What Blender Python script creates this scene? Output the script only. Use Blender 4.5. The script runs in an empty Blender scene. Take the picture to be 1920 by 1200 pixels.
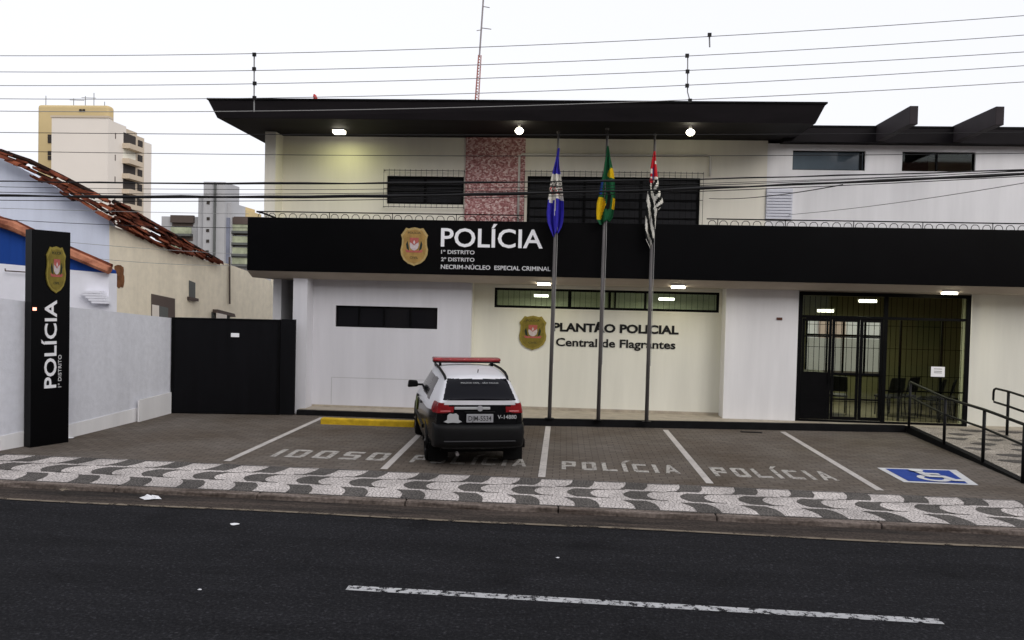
import bpy, bmesh, math, random
from mathutils import Vector, Matrix
random.seed(7)
R = math.radians
S = bpy.context.scene
COL = S.collection

# ---------------------------------------------------------------- camera
cam_d = bpy.data.cameras.new('camera'); cam = bpy.data.objects.new('camera', cam_d); COL.objects.link(cam)
cam_d.sensor_width = 36; cam_d.lens = 27.19; cam_d.clip_start = .05; cam_d.clip_end = 2000
rt, dn, fw = (0.997461, 0.067111, 0.023832), (0.0254, -0.02261, -0.999422), (-0.066533, 0.997489, -0.024258)
cam.matrix_world = Matrix(((rt[0], -dn[0], -fw[0], 0), (rt[1], -dn[1], -fw[1], 0), (rt[2], -dn[2], -fw[2], 2.65), (0, 0, 0, 1)))
S.camera = cam

# ---------------------------------------------------------------- sky, sun, exposure
SUN_EL, SUN_AZ = 31, 143          # veiled light from behind the camera
w = bpy.data.worlds.new('World'); S.world = w; w.use_nodes = True
nt = w.node_tree; bg = nt.nodes['Background']
sky = nt.nodes.new('ShaderNodeTexSky'); sky.sky_type = 'NISHITA'; sky.sun_disc = False
sky.sun_elevation = R(SUN_EL); sky.sun_rotation = R(SUN_AZ); sky.air_density = 1.2; sky.dust_density = 4; sky.ozone_density = 1.5
hs = nt.nodes.new('ShaderNodeHueSaturation'); hs.inputs['Saturation'].default_value = .14
mxs = nt.nodes.new('ShaderNodeMix'); mxs.data_type = 'RGBA'; mxs.inputs['Factor'].default_value = .80
mxs.inputs['B'].default_value = (8.9, 9.0, 9.6, 1)     # even cloud veil
nt.links.new(sky.outputs[0], hs.inputs['Color']); nt.links.new(hs.outputs[0], mxs.inputs['A'])
nt.links.new(mxs.outputs['Result'], bg.inputs['Color']); bg.inputs['Strength'].default_value = .1
sd = bpy.data.lights.new('sun', 'SUN'); sd.energy = .9; sd.angle = R(35); sd.color = (1, .95, .90)
sun = bpy.data.objects.new('sun', sd); COL.objects.link(sun)
sun.rotation_euler = (R(90 - SUN_EL), 0, R(180 - SUN_AZ)); sun.location = (0, -10, 30)
vs = S.view_settings; vs.view_transform = 'Standard'; vs.look = 'None'; vs.exposure = 0.32; vs.gamma = 1
S.render.engine = 'CYCLES'; S.cycles.max_bounces = 8; S.cycles.use_denoising = True
S.cycles.transparent_max_bounces = 12

# ---------------------------------------------------------------- materials
def mat(name, col, rough=.8, var=.0, scale=3.0, spec=.3, bump=0., bscale=40., metal=0., col2=None, emit=None, est=0., streak=False, fine=0., fscale=60.):
    m = bpy.data.materials.new(name); m.use_nodes = True
    t = m.node_tree; b = t.nodes['Principled BSDF']; L = t.links.new
    b.inputs['Roughness'].default_value = rough; b.inputs['Specular IOR Level'].default_value = spec
    b.inputs['Metallic'].default_value = metal
    c = (*col, 1); b.inputs['Base Color'].default_value = c
    tc = t.nodes.new('ShaderNodeTexCoord')
    out = None
    if var > 0:
        n = t.nodes.new('ShaderNodeTexNoise'); n.inputs['Scale'].default_value = scale; n.inputs['Detail'].default_value = 7; n.inputs['Roughness'].default_value = .62
        if streak:
            mp = t.nodes.new('ShaderNodeMapping'); mp.inputs['Scale'].default_value = streak if isinstance(streak, tuple) else (2.2, 2.2, .22)
            L(tc.outputs['Object'], mp.inputs['Vector']); L(mp.outputs[0], n.inputs['Vector'])
        else: L(tc.outputs['Object'], n.inputs['Vector'])
        rp = t.nodes.new('ShaderNodeValToRGB')
        k = col2 if col2 else tuple(x * (1 - var) for x in col)
        rp.color_ramp.elements[0].position = .32; rp.color_ramp.elements[1].position = .68
        rp.color_ramp.elements[0].color = (*k, 1)
        rp.color_ramp.elements[1].color = (*[min(1, x * (1 + var * .5)) for x in col], 1)
        L(n.outputs['Fac'], rp.inputs['Fac']); out = rp.outputs['Color']
    if fine > 0:
        n2 = t.nodes.new('ShaderNodeTexNoise'); n2.inputs['Scale'].default_value = fscale; n2.inputs['Detail'].default_value = 3
        L(tc.outputs['Object'], n2.inputs['Vector'])
        r2 = t.nodes.new('ShaderNodeMapRange'); r2.inputs['From Min'].default_value = .3; r2.inputs['From Max'].default_value = .7
        r2.inputs['To Min'].default_value = 1 - fine; r2.inputs['To Max'].default_value = 1 + fine
        L(n2.outputs['Fac'], r2.inputs['Value'])
        mx = t.nodes.new('ShaderNodeMix'); mx.data_type = 'RGBA'; mx.blend_type = 'MULTIPLY'; mx.inputs['Factor'].default_value = 1
        if out: L(out, mx.inputs['A'])
        else: mx.inputs['A'].default_value = c
        L(r2.outputs[0], mx.inputs['B']); out = mx.outputs['Result']
    if out: L(out, b.inputs['Base Color'])
    if bump > 0:
        n3 = t.nodes.new('ShaderNodeTexNoise'); n3.inputs['Scale'].default_value = bscale; n3.inputs['Detail'].default_value = 5
        L(tc.outputs['Object'], n3.inputs['Vector'])
        bp = t.nodes.new('ShaderNodeBump'); bp.inputs['Strength'].default_value = bump; bp.inputs['Distance'].default_value = .02
        L(n3.outputs['Fac'], bp.inputs['Height']); L(bp.outputs[0], b.inputs['Normal'])
    if emit:
        b.inputs['Emission Color'].default_value = (*emit, 1); b.inputs['Emission Strength'].default_value = est
    return m

def stone_mat(name, a, b_, joint, scale):
    """little hand-cut paving stones: voronoi cells with joints"""
    m = bpy.data.materials.new(name); m.use_nodes = True
    t = m.node_tree; b = t.nodes['Principled BSDF']; L = t.links.new
    b.inputs['Roughness'].default_value = .85; b.inputs['Specular IOR Level'].default_value = .2
    tc = t.nodes.new('ShaderNodeTexCoord')
    v = t.nodes.new('ShaderNodeTexVoronoi'); v.inputs['Scale'].default_value = scale; v.voronoi_dimensions = '2D'
    e = t.nodes.new('ShaderNodeTexVoronoi'); e.inputs['Scale'].default_value = scale; e.feature = 'DISTANCE_TO_EDGE'; e.voronoi_dimensions = '2D'
    L(tc.outputs['Object'], v.inputs['Vector']); L(tc.outputs['Object'], e.inputs['Vector'])
    sep = t.nodes.new('ShaderNodeSeparateColor'); L(v.outputs['Color'], sep.inputs[0])
    mx = t.nodes.new('ShaderNodeMix'); mx.data_type = 'RGBA'; mx.inputs['A'].default_value = (*a, 1); mx.inputs['B'].default_value = (*b_, 1)
    L(sep.outputs[0], mx.inputs['Factor'])
    mr = t.nodes.new('ShaderNodeMapRange'); mr.inputs['From Min'].default_value = .03; mr.inputs['From Max'].default_value = .14
    L(e.outputs['Distance'], mr.inputs['Value'])
    m2 = t.nodes.new('ShaderNodeMix'); m2.data_type = 'RGBA'; m2.inputs['A'].default_value = (*joint, 1)
    L(mr.outputs[0], m2.inputs['Factor']); L(mx.outputs['Result'], m2.inputs['B'])
    n = t.nodes.new('ShaderNodeTexNoise'); n.inputs['Scale'].default_value = 1.3; n.inputs['Detail'].default_value = 6
    L(tc.outputs['Object'], n.inputs['Vector'])
    r = t.nodes.new('ShaderNodeMapRange'); r.inputs['From Min'].default_value = .3; r.inputs['From Max'].default_value = .7; r.inputs['To Min'].default_value = .68; r.inputs['To Max'].default_value = 1.12
    L(n.outputs['Fac'], r.inputs['Value'])
    m3 = t.nodes.new('ShaderNodeMix'); m3.data_type = 'RGBA'; m3.blend_type = 'MULTIPLY'; m3.inputs['Factor'].default_value = 1
    L(m2.outputs['Result'], m3.inputs['A']); L(r.outputs[0], m3.inputs['B']); L(m3.outputs['Result'], b.inputs['Base Color'])
    bp = t.nodes.new('ShaderNodeBump'); bp.inputs['Strength'].default_value = .4; bp.inputs['Distance'].default_value = .01
    L(mr.outputs[0], bp.inputs['Height']); L(bp.outputs[0], b.inputs['Normal'])
    return m

def paver_mat(name):
    m = bpy.data.materials.new(name); m.use_nodes = True
    t = m.node_tree; b = t.nodes['Principled BSDF']; L = t.links.new
    b.inputs['Roughness'].default_value = .9; b.inputs['Specular IOR Level'].default_value = .15
    tc = t.nodes.new('ShaderNodeTexCoord')
    br = t.nodes.new('ShaderNodeTexBrick'); br.inputs['Scale'].default_value = 1
    br.inputs['Brick Width'].default_value = .22; br.inputs['Row Height'].default_value = .11; br.inputs['Mortar Size'].default_value = .007
    br.inputs['Mortar Smooth'].default_value = .3
    br.inputs['Color1'].default_value = (.160, .142, .127, 1); br.inputs['Color2'].default_value = (.126, .112, .100, 1); br.inputs['Mortar'].default_value = (.062, .054, .047, 1)
    L(tc.outputs['Object'], br.inputs['Vector'])
    n = t.nodes.new('ShaderNodeTexNoise'); n.inputs['Scale'].default_value = .55; n.inputs['Detail'].default_value = 8; n.inputs['Roughness'].default_value = .65
    L(tc.outputs['Object'], n.inputs['Vector'])
    rp = t.nodes.new('ShaderNodeValToRGB'); rp.color_ramp.elements[0].position = .33; rp.color_ramp.elements[1].position = .68
    rp.color_ramp.elements[0].color = (.74, .66, .58, 1); rp.color_ramp.elements[1].color = (1.12, 1.1, 1.09, 1)
    L(n.outputs['Fac'], rp.inputs['Fac'])
    mx = t.nodes.new('ShaderNodeMix'); mx.data_type = 'RGBA'; mx.blend_type = 'MULTIPLY'; mx.inputs['Factor'].default_value = 1
    L(br.outputs['Color'], mx.inputs['A']); L(rp.outputs['Color'], mx.inputs['B']); L(mx.outputs['Result'], b.inputs['Base Color'])
    bp = t.nodes.new('ShaderNodeBump'); bp.inputs['Strength'].default_value = .35; bp.inputs['Distance'].default_value = .008
    L(br.outputs['Fac'], bp.inputs['Height']); bp.invert = True; L(bp.outputs[0], b.inputs['Normal'])
    return m

def asphalt_mat(name):
    m = bpy.data.materials.new(name); m.use_nodes = True
    t = m.node_tree; b = t.nodes['Principled BSDF']; L = t.links.new
    b.inputs['Roughness'].default_value = .95; b.inputs['Specular IOR Level'].default_value = .08
    tc = t.nodes.new('ShaderNodeTexCoord')
    n = t.nodes.new('ShaderNodeTexNoise'); n.inputs['Scale'].default_value = 34; n.inputs['Detail'].default_value = 8; n.inputs['Roughness'].default_value = .8
    L(tc.outputs['Object'], n.inputs['Vector'])
    rp = t.nodes.new('ShaderNodeValToRGB'); e = rp.color_ramp.elements
    e[0].position = .33; e[0].color = (.006, .0061, .0075, 1); e[1].position = .70; e[1].color = (.040, .039, .041, 1)
    q = e.new(.52); q.color = (.0145, .0145, .0165, 1)
    L(n.outputs['Fac'], rp.inputs['Fac'])
    mp = t.nodes.new('ShaderNodeMapping'); mp.inputs['Scale'].default_value = (.22, 1.5, 1); mp.inputs['Rotation'].default_value = (0, 0, R(1.3))
    n2 = t.nodes.new('ShaderNodeTexNoise'); n2.inputs['Scale'].default_value = 1.4; n2.inputs['Detail'].default_value = 8; n2.inputs['Roughness'].default_value = .7
    L(tc.outputs['Object'], mp.inputs['Vector']); L(mp.outputs[0], n2.inputs['Vector'])
    r2 = t.nodes.new('ShaderNodeMapRange'); r2.inputs['From Min'].default_value = .3; r2.inputs['From Max'].default_value = .72; r2.inputs['To Min'].default_value = .8; r2.inputs['To Max'].default_value = 1.45
    L(n2.outputs['Fac'], r2.inputs['Value'])
    mx = t.nodes.new('ShaderNodeMix'); mx.data_type = 'RGBA'; mx.blend_type = 'MULTIPLY'; mx.inputs['Factor'].default_value = 1
    L(rp.outputs['Color'], mx.inputs['A']); L(r2.outputs[0], mx.inputs['B']); L(mx.outputs['Result'], b.inputs['Base Color'])
    def mul(src, fac):
        q = t.nodes.new('ShaderNodeMix'); q.data_type = 'RGBA'; q.blend_type = 'MULTIPLY'; q.inputs['Factor'].default_value = 1
        L(src, q.inputs['A']); L(fac, q.inputs['B']); return q.outputs['Result']
    wv = t.nodes.new('ShaderNodeTexVoronoi'); wv.feature = 'DISTANCE_TO_EDGE'; wv.inputs['Scale'].default_value = .42; wv.voronoi_dimensions = '2D'
    nw = t.nodes.new('ShaderNodeTexNoise'); nw.inputs['Scale'].default_value = 2.2; nw.inputs['Detail'].default_value = 6
    av = t.nodes.new('ShaderNodeVectorMath'); av.operation = 'MULTIPLY_ADD'; av.inputs[1].default_value = (.5, .5, 0)
    L(tc.outputs['Object'], nw.inputs['Vector']); L(nw.outputs['Color'], av.inputs[0]); L(tc.outputs['Object'], av.inputs[2]); L(av.outputs[0], wv.inputs['Vector'])
    ck = t.nodes.new('ShaderNodeMapRange'); ck.inputs['From Min'].default_value = .002; ck.inputs['From Max'].default_value = .010; ck.inputs['To Min'].default_value = .80; ck.inputs['To Max'].default_value = 1
    L(wv.outputs['Distance'], ck.inputs['Value'])
    so = t.nodes.new('ShaderNodeTexNoise'); so.inputs['Scale'].default_value = .9; so.inputs['Detail'].default_value = 4
    L(tc.outputs['Object'], so.inputs['Vector'])
    sr = t.nodes.new('ShaderNodeMapRange'); sr.inputs['From Min'].default_value = .60; sr.inputs['From Max'].default_value = .72; sr.inputs['To Min'].default_value = 1; sr.inputs['To Max'].default_value = .62
    L(so.outputs['Fac'], sr.inputs['Value'])
    sp = t.nodes.new('ShaderNodeTexVoronoi'); sp.inputs['Scale'].default_value = 48; sp.voronoi_dimensions = '2D'
    L(tc.outputs['Object'], sp.inputs['Vector']); s2 = t.nodes.new('ShaderNodeSeparateColor'); L(sp.outputs['Color'], s2.inputs[0])
    gr = t.nodes.new('ShaderNodeMapRange'); gr.inputs['From Min'].default_value = .86; gr.inputs['From Max'].default_value = 1; gr.inputs['To Min'].default_value = 1; gr.inputs['To Max'].default_value = 1.9
    L(s2.outputs[0], gr.inputs['Value'])
    L(mul(mul(mul(mx.outputs['Result'], ck.outputs[0]), sr.outputs[0]), gr.outputs[0]), b.inputs['Base Color'])
    bp = t.nodes.new('ShaderNodeBump'); bp.inputs['Strength'].default_value = .5; bp.inputs['Distance'].default_value = .01
    L(n.outputs['Fac'], bp.inputs['Height']); L(bp.outputs[0], b.inputs['Normal'])
    return m

def worn_paint(name, col, lo=.36, hi=.44, scale=9, detail=6):
    """road paint worn through in flecks (the flecks are really see-through)"""
    m = mat(name, col, .8, .18, 2.5, .2)
    t = m.node_tree; b = t.nodes['Principled BSDF']; L = t.links.new
    tc = t.nodes.new('ShaderNodeTexCoord'); n = t.nodes.new('ShaderNodeTexNoise'); n.inputs['Scale'].default_value = scale; n.inputs['Detail'].default_value = detail; n.inputs['Roughness'].default_value = .75
    L(tc.outputs['Object'], n.inputs['Vector'])
    r = t.nodes.new('ShaderNodeMapRange'); r.inputs['From Min'].default_value = lo; r.inputs['From Max'].default_value = hi
    L(n.outputs['Fac'], r.inputs['Value']); L(r.outputs[0], b.inputs['Alpha'])
    return m

def glass_mat(name, tint, refl=.08, alpha=.25):
    m = bpy.data.materials.new(name); m.use_nodes = True
    t = m.node_tree; t.nodes.clear(); L = t.links.new
    o = t.nodes.new('ShaderNodeOutputMaterial'); tr = t.nodes.new('ShaderNodeBsdfTransparent'); tr.inputs[0].default_value = (*tint, 1)
    gl = t.nodes.new('ShaderNodeBsdfGlossy'); gl.inputs['Roughness'].default_value = .03; gl.inputs[0].default_value = (.8, .85, .9, 1)
    mx = t.nodes.new('ShaderNodeMixShader'); fr = t.nodes.new('ShaderNodeFresnel'); fr.inputs[0].default_value = 1.35
    L(fr.outputs[0], mx.inputs[0]); L(tr.outputs[0], mx.inputs[1]); L(gl.outputs[0], mx.inputs[2]); L(mx.outputs[0], o.inputs[0])
    return m

M = dict(
    asphalt=asphalt_mat('asphalt'), paver=paver_mat('pavers'),
    white_stone=stone_mat('white_stone', (.78, .72, .69), (.60, .55, .53), (.24, .215, .20), 19),
    ramp_stone=stone_mat('ramp_stone', (.50, .45, .39), (.36, .32, .275), (.17, .15, .13), 19),
    dark_stone=stone_mat('dark_stone', (.048, .043, .042), (.095, .085, .08), (.19, .175, .16), 21),
    gravel=mat('ground_earth', (.10, .085, .07), .95, .4, 1.5, .1),
    curb=mat('kerb_stone', (.20, .165, .145), .9, .6, 2.2, .1, .6, 30, col2=(.06, .045, .037), streak=(.7, 5, 5), fine=.35, fscale=22),
    gutter=mat('gutter', (.060, .047, .040), .9, .6, 1.6, .1, .5, 30, col2=(.022, .020, .019), streak=(.35, 3.5, 5), fine=.35, fscale=30),
    edge=worn_paint('edge_paint', (.20, .165, .125), .36, .52, 5),
    dash=worn_paint('dash_paint', (.50, .50, .51), .43, .50, 14, 9),
    bay=worn_paint('bay_paint', (.53, .495, .47), .32, .41, 12),
    letter=worn_paint('letter_paint', (.44, .415, .385), .36, .48, 12),
    blue_paint=mat('blue_paint', (.017, .055, .30), .7, .2, 4, .2),
    sign_white=worn_paint('sign_white_paint', (.62, .62, .63), .22, .3, 10),
    yellow=mat('yellow_paint', (.62, .40, .015), .7, .3, 5, .3, .2, 20),
    black_kerb=mat('black_kerb', (.008, .008, .009), .7, .3, 5, .1),
    tile=mat('platform_tile', (.40, .35, .28), .6, .22, 5, .3, fine=.1),
    wall=mat('white_wall', (.80, .79, .80), .85, .085, 1.1, .2, .12, 60, streak=True), wall_low=mat('white_wall_lower', (.62, .615, .65), .85, .07, 1.3, .2, .12, 60, streak=True),  # second white is the same wall, darkened in colour for dimmer light lower left
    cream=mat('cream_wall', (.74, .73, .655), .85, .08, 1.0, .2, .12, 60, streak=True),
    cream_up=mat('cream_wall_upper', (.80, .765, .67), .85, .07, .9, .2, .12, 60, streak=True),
    side_wall=mat('side_white', (.70, .71, .77), .9, .10, .8, .15, .2, 30, streak=True, fine=.05, fscale=9),
    soffit=mat('soffit', (.48, .42, .35), .85, .12, 1.2, .2),
    roof=mat('black_roof', (.0115, .0095, .011), .7, .35, 1.0, .12, streak=(.6, 3, 3)),
    band=mat('black_band', (.0022, .0022, .0027), .30, .3, .8, .10),
    beam=mat('dark_beam', (.035, .029, .032), .7, .25, 2, .15),
    black=mat('black_metal', (.0035, .0035, .004), .5, .3, 4, .07),
    gate=mat('black_gate', (.0042, .0042, .0056), .65, .3, 2, .10, .1, 30, streak=True),
    rail=mat('rail_paint', (.008, .008, .009), .5, .2, 5, .18),
    brick=None, glass=glass_mat('clear_glass', (.80, .84, .76)), tglass=glass_mat('tinted_glass', (.80, .82, .72)),
    dark_glass=mat('dark_glass', (.010, .010, .012), .08, 0, 1, .14),
    shut=mat('dark_shutter', (.016, .016, .019), .5, .3, 4, .15),
    blue_glass=mat('sky_glass', (.095, .125, .15), .07, .15, 1.2, .5),  # mirrored sky painted into the pane's base colour
    steel=mat('pole_steel', (.16, .15, .15), .5, .35, 3, .4, metal=.3, streak=(4, 4, .4)),
    pipe=mat('white_pipe', (.72, .70, .66), .6, .1, 3, .3),
    slat=mat('white_slats', (.68, .69, .76), .6, .05, 3, .3),
    lamp=mat('lamp_panel', (.9, .9, .85), .5, emit=(1, .93, .74), est=9),
    lampw=mat('lamp_panel_white', (.9, .9, .9), .5, emit=(1, .98, .92), est=5),
    lamp_body=mat('lamp_body', (.5, .5, .48), .5),
    letters=mat('white_letters', (.80, .80, .83), .5, .03, 3, .3),
    small_letters=mat('small_letters', (.60, .60, .62), .5, .03, 3, .3),
    black_letters=mat('black_letters', (.006, .006, .006), .5),
    gold=mat('gold', (.36, .22, .065), .45, .3, 9, .4, metal=.15), gold2=mat('gold_rim', (.44, .32, .13), .45, .25, 20, .4, metal=.15),
    olive=mat('olive_gold', (.19, .145, .022), .5, .3, 12, .3), olive2=mat('olive_rim', (.27, .215, .04), .5, .2, 12, .3),
    red=mat('red', (.45, .025, .02), .5), crest_red=mat('crest_red', (.40, .10, .085), .5, .3, 20), crest=mat('crest_white', (.52, .45, .46), .5, .2, 20), leaf=mat('leaf_dark', (.012, .022, .016), .5),
    paper=mat('paper', (.85, .85, .88), .8), plaque=mat('brown_plaque', (.10, .035, .022), .5),
    room=mat('room_wall', (.215, .205, .125), .9, .1, 1.5, .1), room_light=mat('room_wall_light', (.36, .365, .30), .9, .1, 1.5, .1), room_floor=mat('room_floor', (.14, .12, .09), .5, .2, 2),
    chair=mat('chair_black', (.006, .006, .008), .45, spec=.3), desk=mat('desk_black', (.006, .006, .009), .6, spec=.1),
    car_white=mat('car_white', (.72, .72, .76), .28, .04, 2, .5), car_black=mat('car_black', (.0055, .0055, .0065), .22, .2, 3, .3),
    car_glass=mat('car_glass', (.005, .005, .008), .10, 0, 1, .10), tyre=mat('tyre', (.006, .006, .006), .85, .2, 9, .1), rim=mat('rim', (.05, .05, .055), .4, metal=.5),
    plastic=mat('black_plastic', (.0055, .0055, .006), .5, .2, 9, .16), tail=mat('tail_red', (.25, .014, .018), .18, .3, 9, .5), tail_pink=mat('tail_clear', (.5, .10, .11), .18, 0, 9, .5), lightbar=mat('lightbar_red', (.27, .010, .014), .15, .35, 7, .5),
    plate=mat('plate_grey', (.33, .33, .35), .45), plate_text=mat('plate_text', (.03, .03, .03), .5), decal=mat('decal_grey', (.42, .43, .44), .5), decal_green=mat('decal_green', (.11, .13, .02), .5, .5, 12),
    fblue=mat('flag_blue', (.038, .032, .36), .85, .25, 6, .1), fwhite=mat('flag_white', (.66, .64, .58), .85, .2, 8, .1), fgreen=mat('flag_green', (.012, .085, .035), .85, .25, 6, .1),
    fyellow=mat('flag_yellow', (.62, .40, .01), .85, .2, 6, .1), fred=mat('flag_red', (.50, .02, .03), .85, .2, 6, .1), fblack=mat('flag_black', (.007, .008, .008), .85, .1, 6, .1), fdark=mat('flag_dark', (.10, .095, .09), .85, .5, 22, .1), fnavy=mat('flag_navy', (.012, .04, .16), .85, .2, 6, .1),
    wire=mat('wire_dark', (.009, .009, .010), .6), wire_grey=mat('wire_grey', (.26, .26, .26), .7, spec=.1), wire_pale=mat('wire_pale', (.34, .335, .33), .6),
    rust=mat('roof_tile', (.155, .042, .022), .9, .55, 3, .1, .6, 18, col2=(.035, .013, .01)), rust2=mat('roof_tile_light', (.25, .075, .038), .9, .5, 4, .1, .5, 20), timber=mat('old_timber', (.022, .011, .008), .9, .4, 5, .1),
    copper=mat('salmon_coping', (.40, .17, .10), .85, .45, 3, .15, .3, 12, col2=(.16, .05, .03)),
    house_white=mat('house_white', (.66, .70, .80), .9, .12, .7, .1, .2, 20, streak=True), house_white2=mat('house_white_trim', (.78, .78, .84), .9, .06, 2, .1),
    house_blue=mat('house_blue', (.012, .055, .27), .85, .25, 1.2, .15, streak=True), house_beige=mat('house_beige', (.84, .76, .60), .9, .14, .6, .1, .2, 20, streak=True, fine=.05, fscale=6),
    stain=mat('bare_brick', (.19, .085, .04), .95, .5, 6, .1, .5, 25),
    t_yellow=mat('tower_yellow', (.60, .47, .25), .9, .08, .2, .1), t_white=mat('tower_white', (.76, .70, .63), .9, .05, .1, .1), t_beige=mat('tower_beige', (.58, .49, .38), .9, .08, .2, .1), t_dark=mat('tower_dark', (.035, .028, .024), .7), t_light=mat('tower_light', (.78, .76, .66), .7),
    g_grey=mat('block_grey', (.44, .44, .45), .9, .1, .2, .1), g_dark=mat('block_dark', (.13, .135, .13), .9, .2, .2, .1), g_green=mat('block_balcony', (.40, .43, .30), .7, .4, .8, .2), g_beige=mat('block_beige', (.55, .47, .38), .9, .2, .4, .1), g_brown=mat('block_brown', (.10, .075, .065), .8, .2, .4), g_blue=mat('block_blue', (.22, .235, .30), .8, .2, .5),
    mast_red=mat('mast_red', (.42, .16, .13), .7, .3, 2), mast_grey=mat('mast_grey', (.30, .27, .28), .6), mast_pale=mat('mast_pale', (.62, .48, .44), .7),
    led=mat('red_led', (.8, .3, .2), .4, emit=(1, .32, .22), est=3),
)
def brick_mat():
    m = bpy.data.materials.new('pink_mosaic'); m.use_nodes = True
    t = m.node_tree; b = t.nodes['Principled BSDF']; L = t.links.new
    b.inputs['Roughness'].default_value = .7; b.inputs['Specular IOR Level'].default_value = .2
    tc = t.nodes.new('ShaderNodeTexCoord'); mp = t.nodes.new('ShaderNodeMapping'); mp.inputs['Scale'].default_value = (26, 26, 34)
    v = t.nodes.new('ShaderNodeTexVoronoi'); v.inputs['Scale'].default_value = 1; v.inputs['Randomness'].default_value = .75
    L(tc.outputs['Object'], mp.inputs[0]); L(mp.outputs[0], v.inputs['Vector'])
    s = t.nodes.new('ShaderNodeSeparateColor'); L(v.outputs['Color'], s.inputs[0])
    rp = t.nodes.new('ShaderNodeValToRGB'); e = rp.color_ramp.elements
    e[0].position = 0; e[0].color = (.24, .09, .09, 1); e[1].position = 1; e[1].color = (.70, .56, .54, 1)
    for p_, c_ in ((.3, (.33, .14, .14)), (.55, (.47, .25, .25)), (.8, (.56, .38, .37))):
        q = e.new(p_); q.color = (*c_, 1)
    L(s.outputs[0], rp.inputs['Fac']); L(rp.outputs[0], b.inputs['Base Color'])
    return m
M['brick'] = brick_mat()

# ---------------------------------------------------------------- mesh helpers
class MB:
    def __init__(s): s.v = []; s.f = []; s.m = []
    def add(s, vs, fs, mi=0):
        o = len(s.v); s.v += [tuple(v) for v in vs]; s.f += [tuple(i + o for i in f) for f in fs]; s.m += [mi] * len(fs); return s
    def box(s, x0, y0, z0, x1, y1, z1, mi=0):
        return s.hexa([(x0, y0, z0), (x1, y0, z0), (x1, y1, z0), (x0, y1, z0), (x0, y0, z1), (x1, y0, z1), (x1, y1, z1), (x0, y1, z1)], mi)
    def hexa(s, p, mi=0):
        return s.add(p, [(0, 3, 2, 1), (4, 5, 6, 7), (0, 1, 5, 4), (1, 2, 6, 5), (2, 3, 7, 6), (3, 0, 4, 7)], mi)
    def prism(s, pts, off, mi=0, mi_side=None):
        """polygon pts (3-D, counter-clockwise seen from outside) extruded by -off (its back lies at pts+off)"""
        n = len(pts); o = Vector(off); b = [tuple(Vector(p) + o) for p in pts]
        s.add(list(pts) + b, [tuple(range(n)), tuple(range(2 * n - 1, n - 1, -1))], mi)
        s.add(list(pts) + b, [(i, i + n, (i + 1) % n + n, (i + 1) % n) for i in range(n)], mi if mi_side is None else mi_side); return s
    def tube(s, pts, r, n=8, mi=0):
        pts = [Vector(p) for p in pts]; rs = r if isinstance(r, (list, tuple)) else [r] * len(pts); vs = []
        for i, p in enumerate(pts):
            d = (pts[min(i + 1, len(pts) - 1)] - pts[max(i - 1, 0)]).normalized()
            a = d.cross(Vector((0, 0, 1)) if abs(d.z) < .9 else Vector((0, 1, 0))).normalized(); b = d.cross(a)
            vs += [p + (a * math.cos(2 * math.pi * k / n) + b * math.sin(2 * math.pi * k / n)) * rs[i] for k in range(n)]
        fs = [(i * n + k, i * n + (k + 1) % n, (i + 1) * n + (k + 1) % n, (i + 1) * n + k) for i in range(len(pts) - 1) for k in range(n)]
        fs += [tuple(range(n - 1, -1, -1)), tuple(range((len(pts) - 1) * n, len(pts) * n))]
        return s.add(vs, fs, mi)
    def quad(s, a, b, c, d, mi=0): return s.add([a, b, c, d], [(0, 1, 2, 3)], mi)
    def build(s, name, mats, parent=None, smooth=False, bevel=0, seg=2):
        me = bpy.data.meshes.new(name); me.from_pydata(s.v, [], s.f)
        for k in (mats if isinstance(mats, (list, tuple)) else [mats]): me.materials.append(M[k] if isinstance(k, str) else k)
        me.polygons.foreach_set('material_index', s.m)
        if smooth: me.polygons.foreach_set('use_smooth', [True] * len(me.polygons))
        bm = bmesh.new(); bm.from_mesh(me); bmesh.ops.recalc_face_normals(bm, faces=bm.faces); bm.to_mesh(me); bm.free()
        me.update()
        o = bpy.data.objects.new(name, me); COL.objects.link(o)
        if parent: o.parent = parent
        if bevel:
            bv = o.modifiers.new('bevel', 'BEVEL'); bv.width = bevel; bv.segments = seg; bv.limit_method = 'ANGLE'; bv.angle_limit = R(40)
        return o

def tag(o, label=None, cat=None, group=None, kind=None):
    for k, v in (('label', label), ('category', cat), ('group', group), ('kind', kind)):
        if v: o[k] = v
    return o
def thing(name, label, cat, loc=(0, 0, 0), rz=0, group=None):
    o = bpy.data.objects.new(name, None); COL.objects.link(o); o.location = loc; o.rotation_euler = (0, 0, rz); o.empty_display_size = .2
    return tag(o, label, cat, group)
def copy_tree(o, parent=None):
    c = o.copy(); COL.objects.link(c)
    if parent: c.parent = parent
    for ch in list(o.children): copy_tree(ch, c)
    return c
def struct(o): o['kind'] = 'structure'; return o

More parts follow.
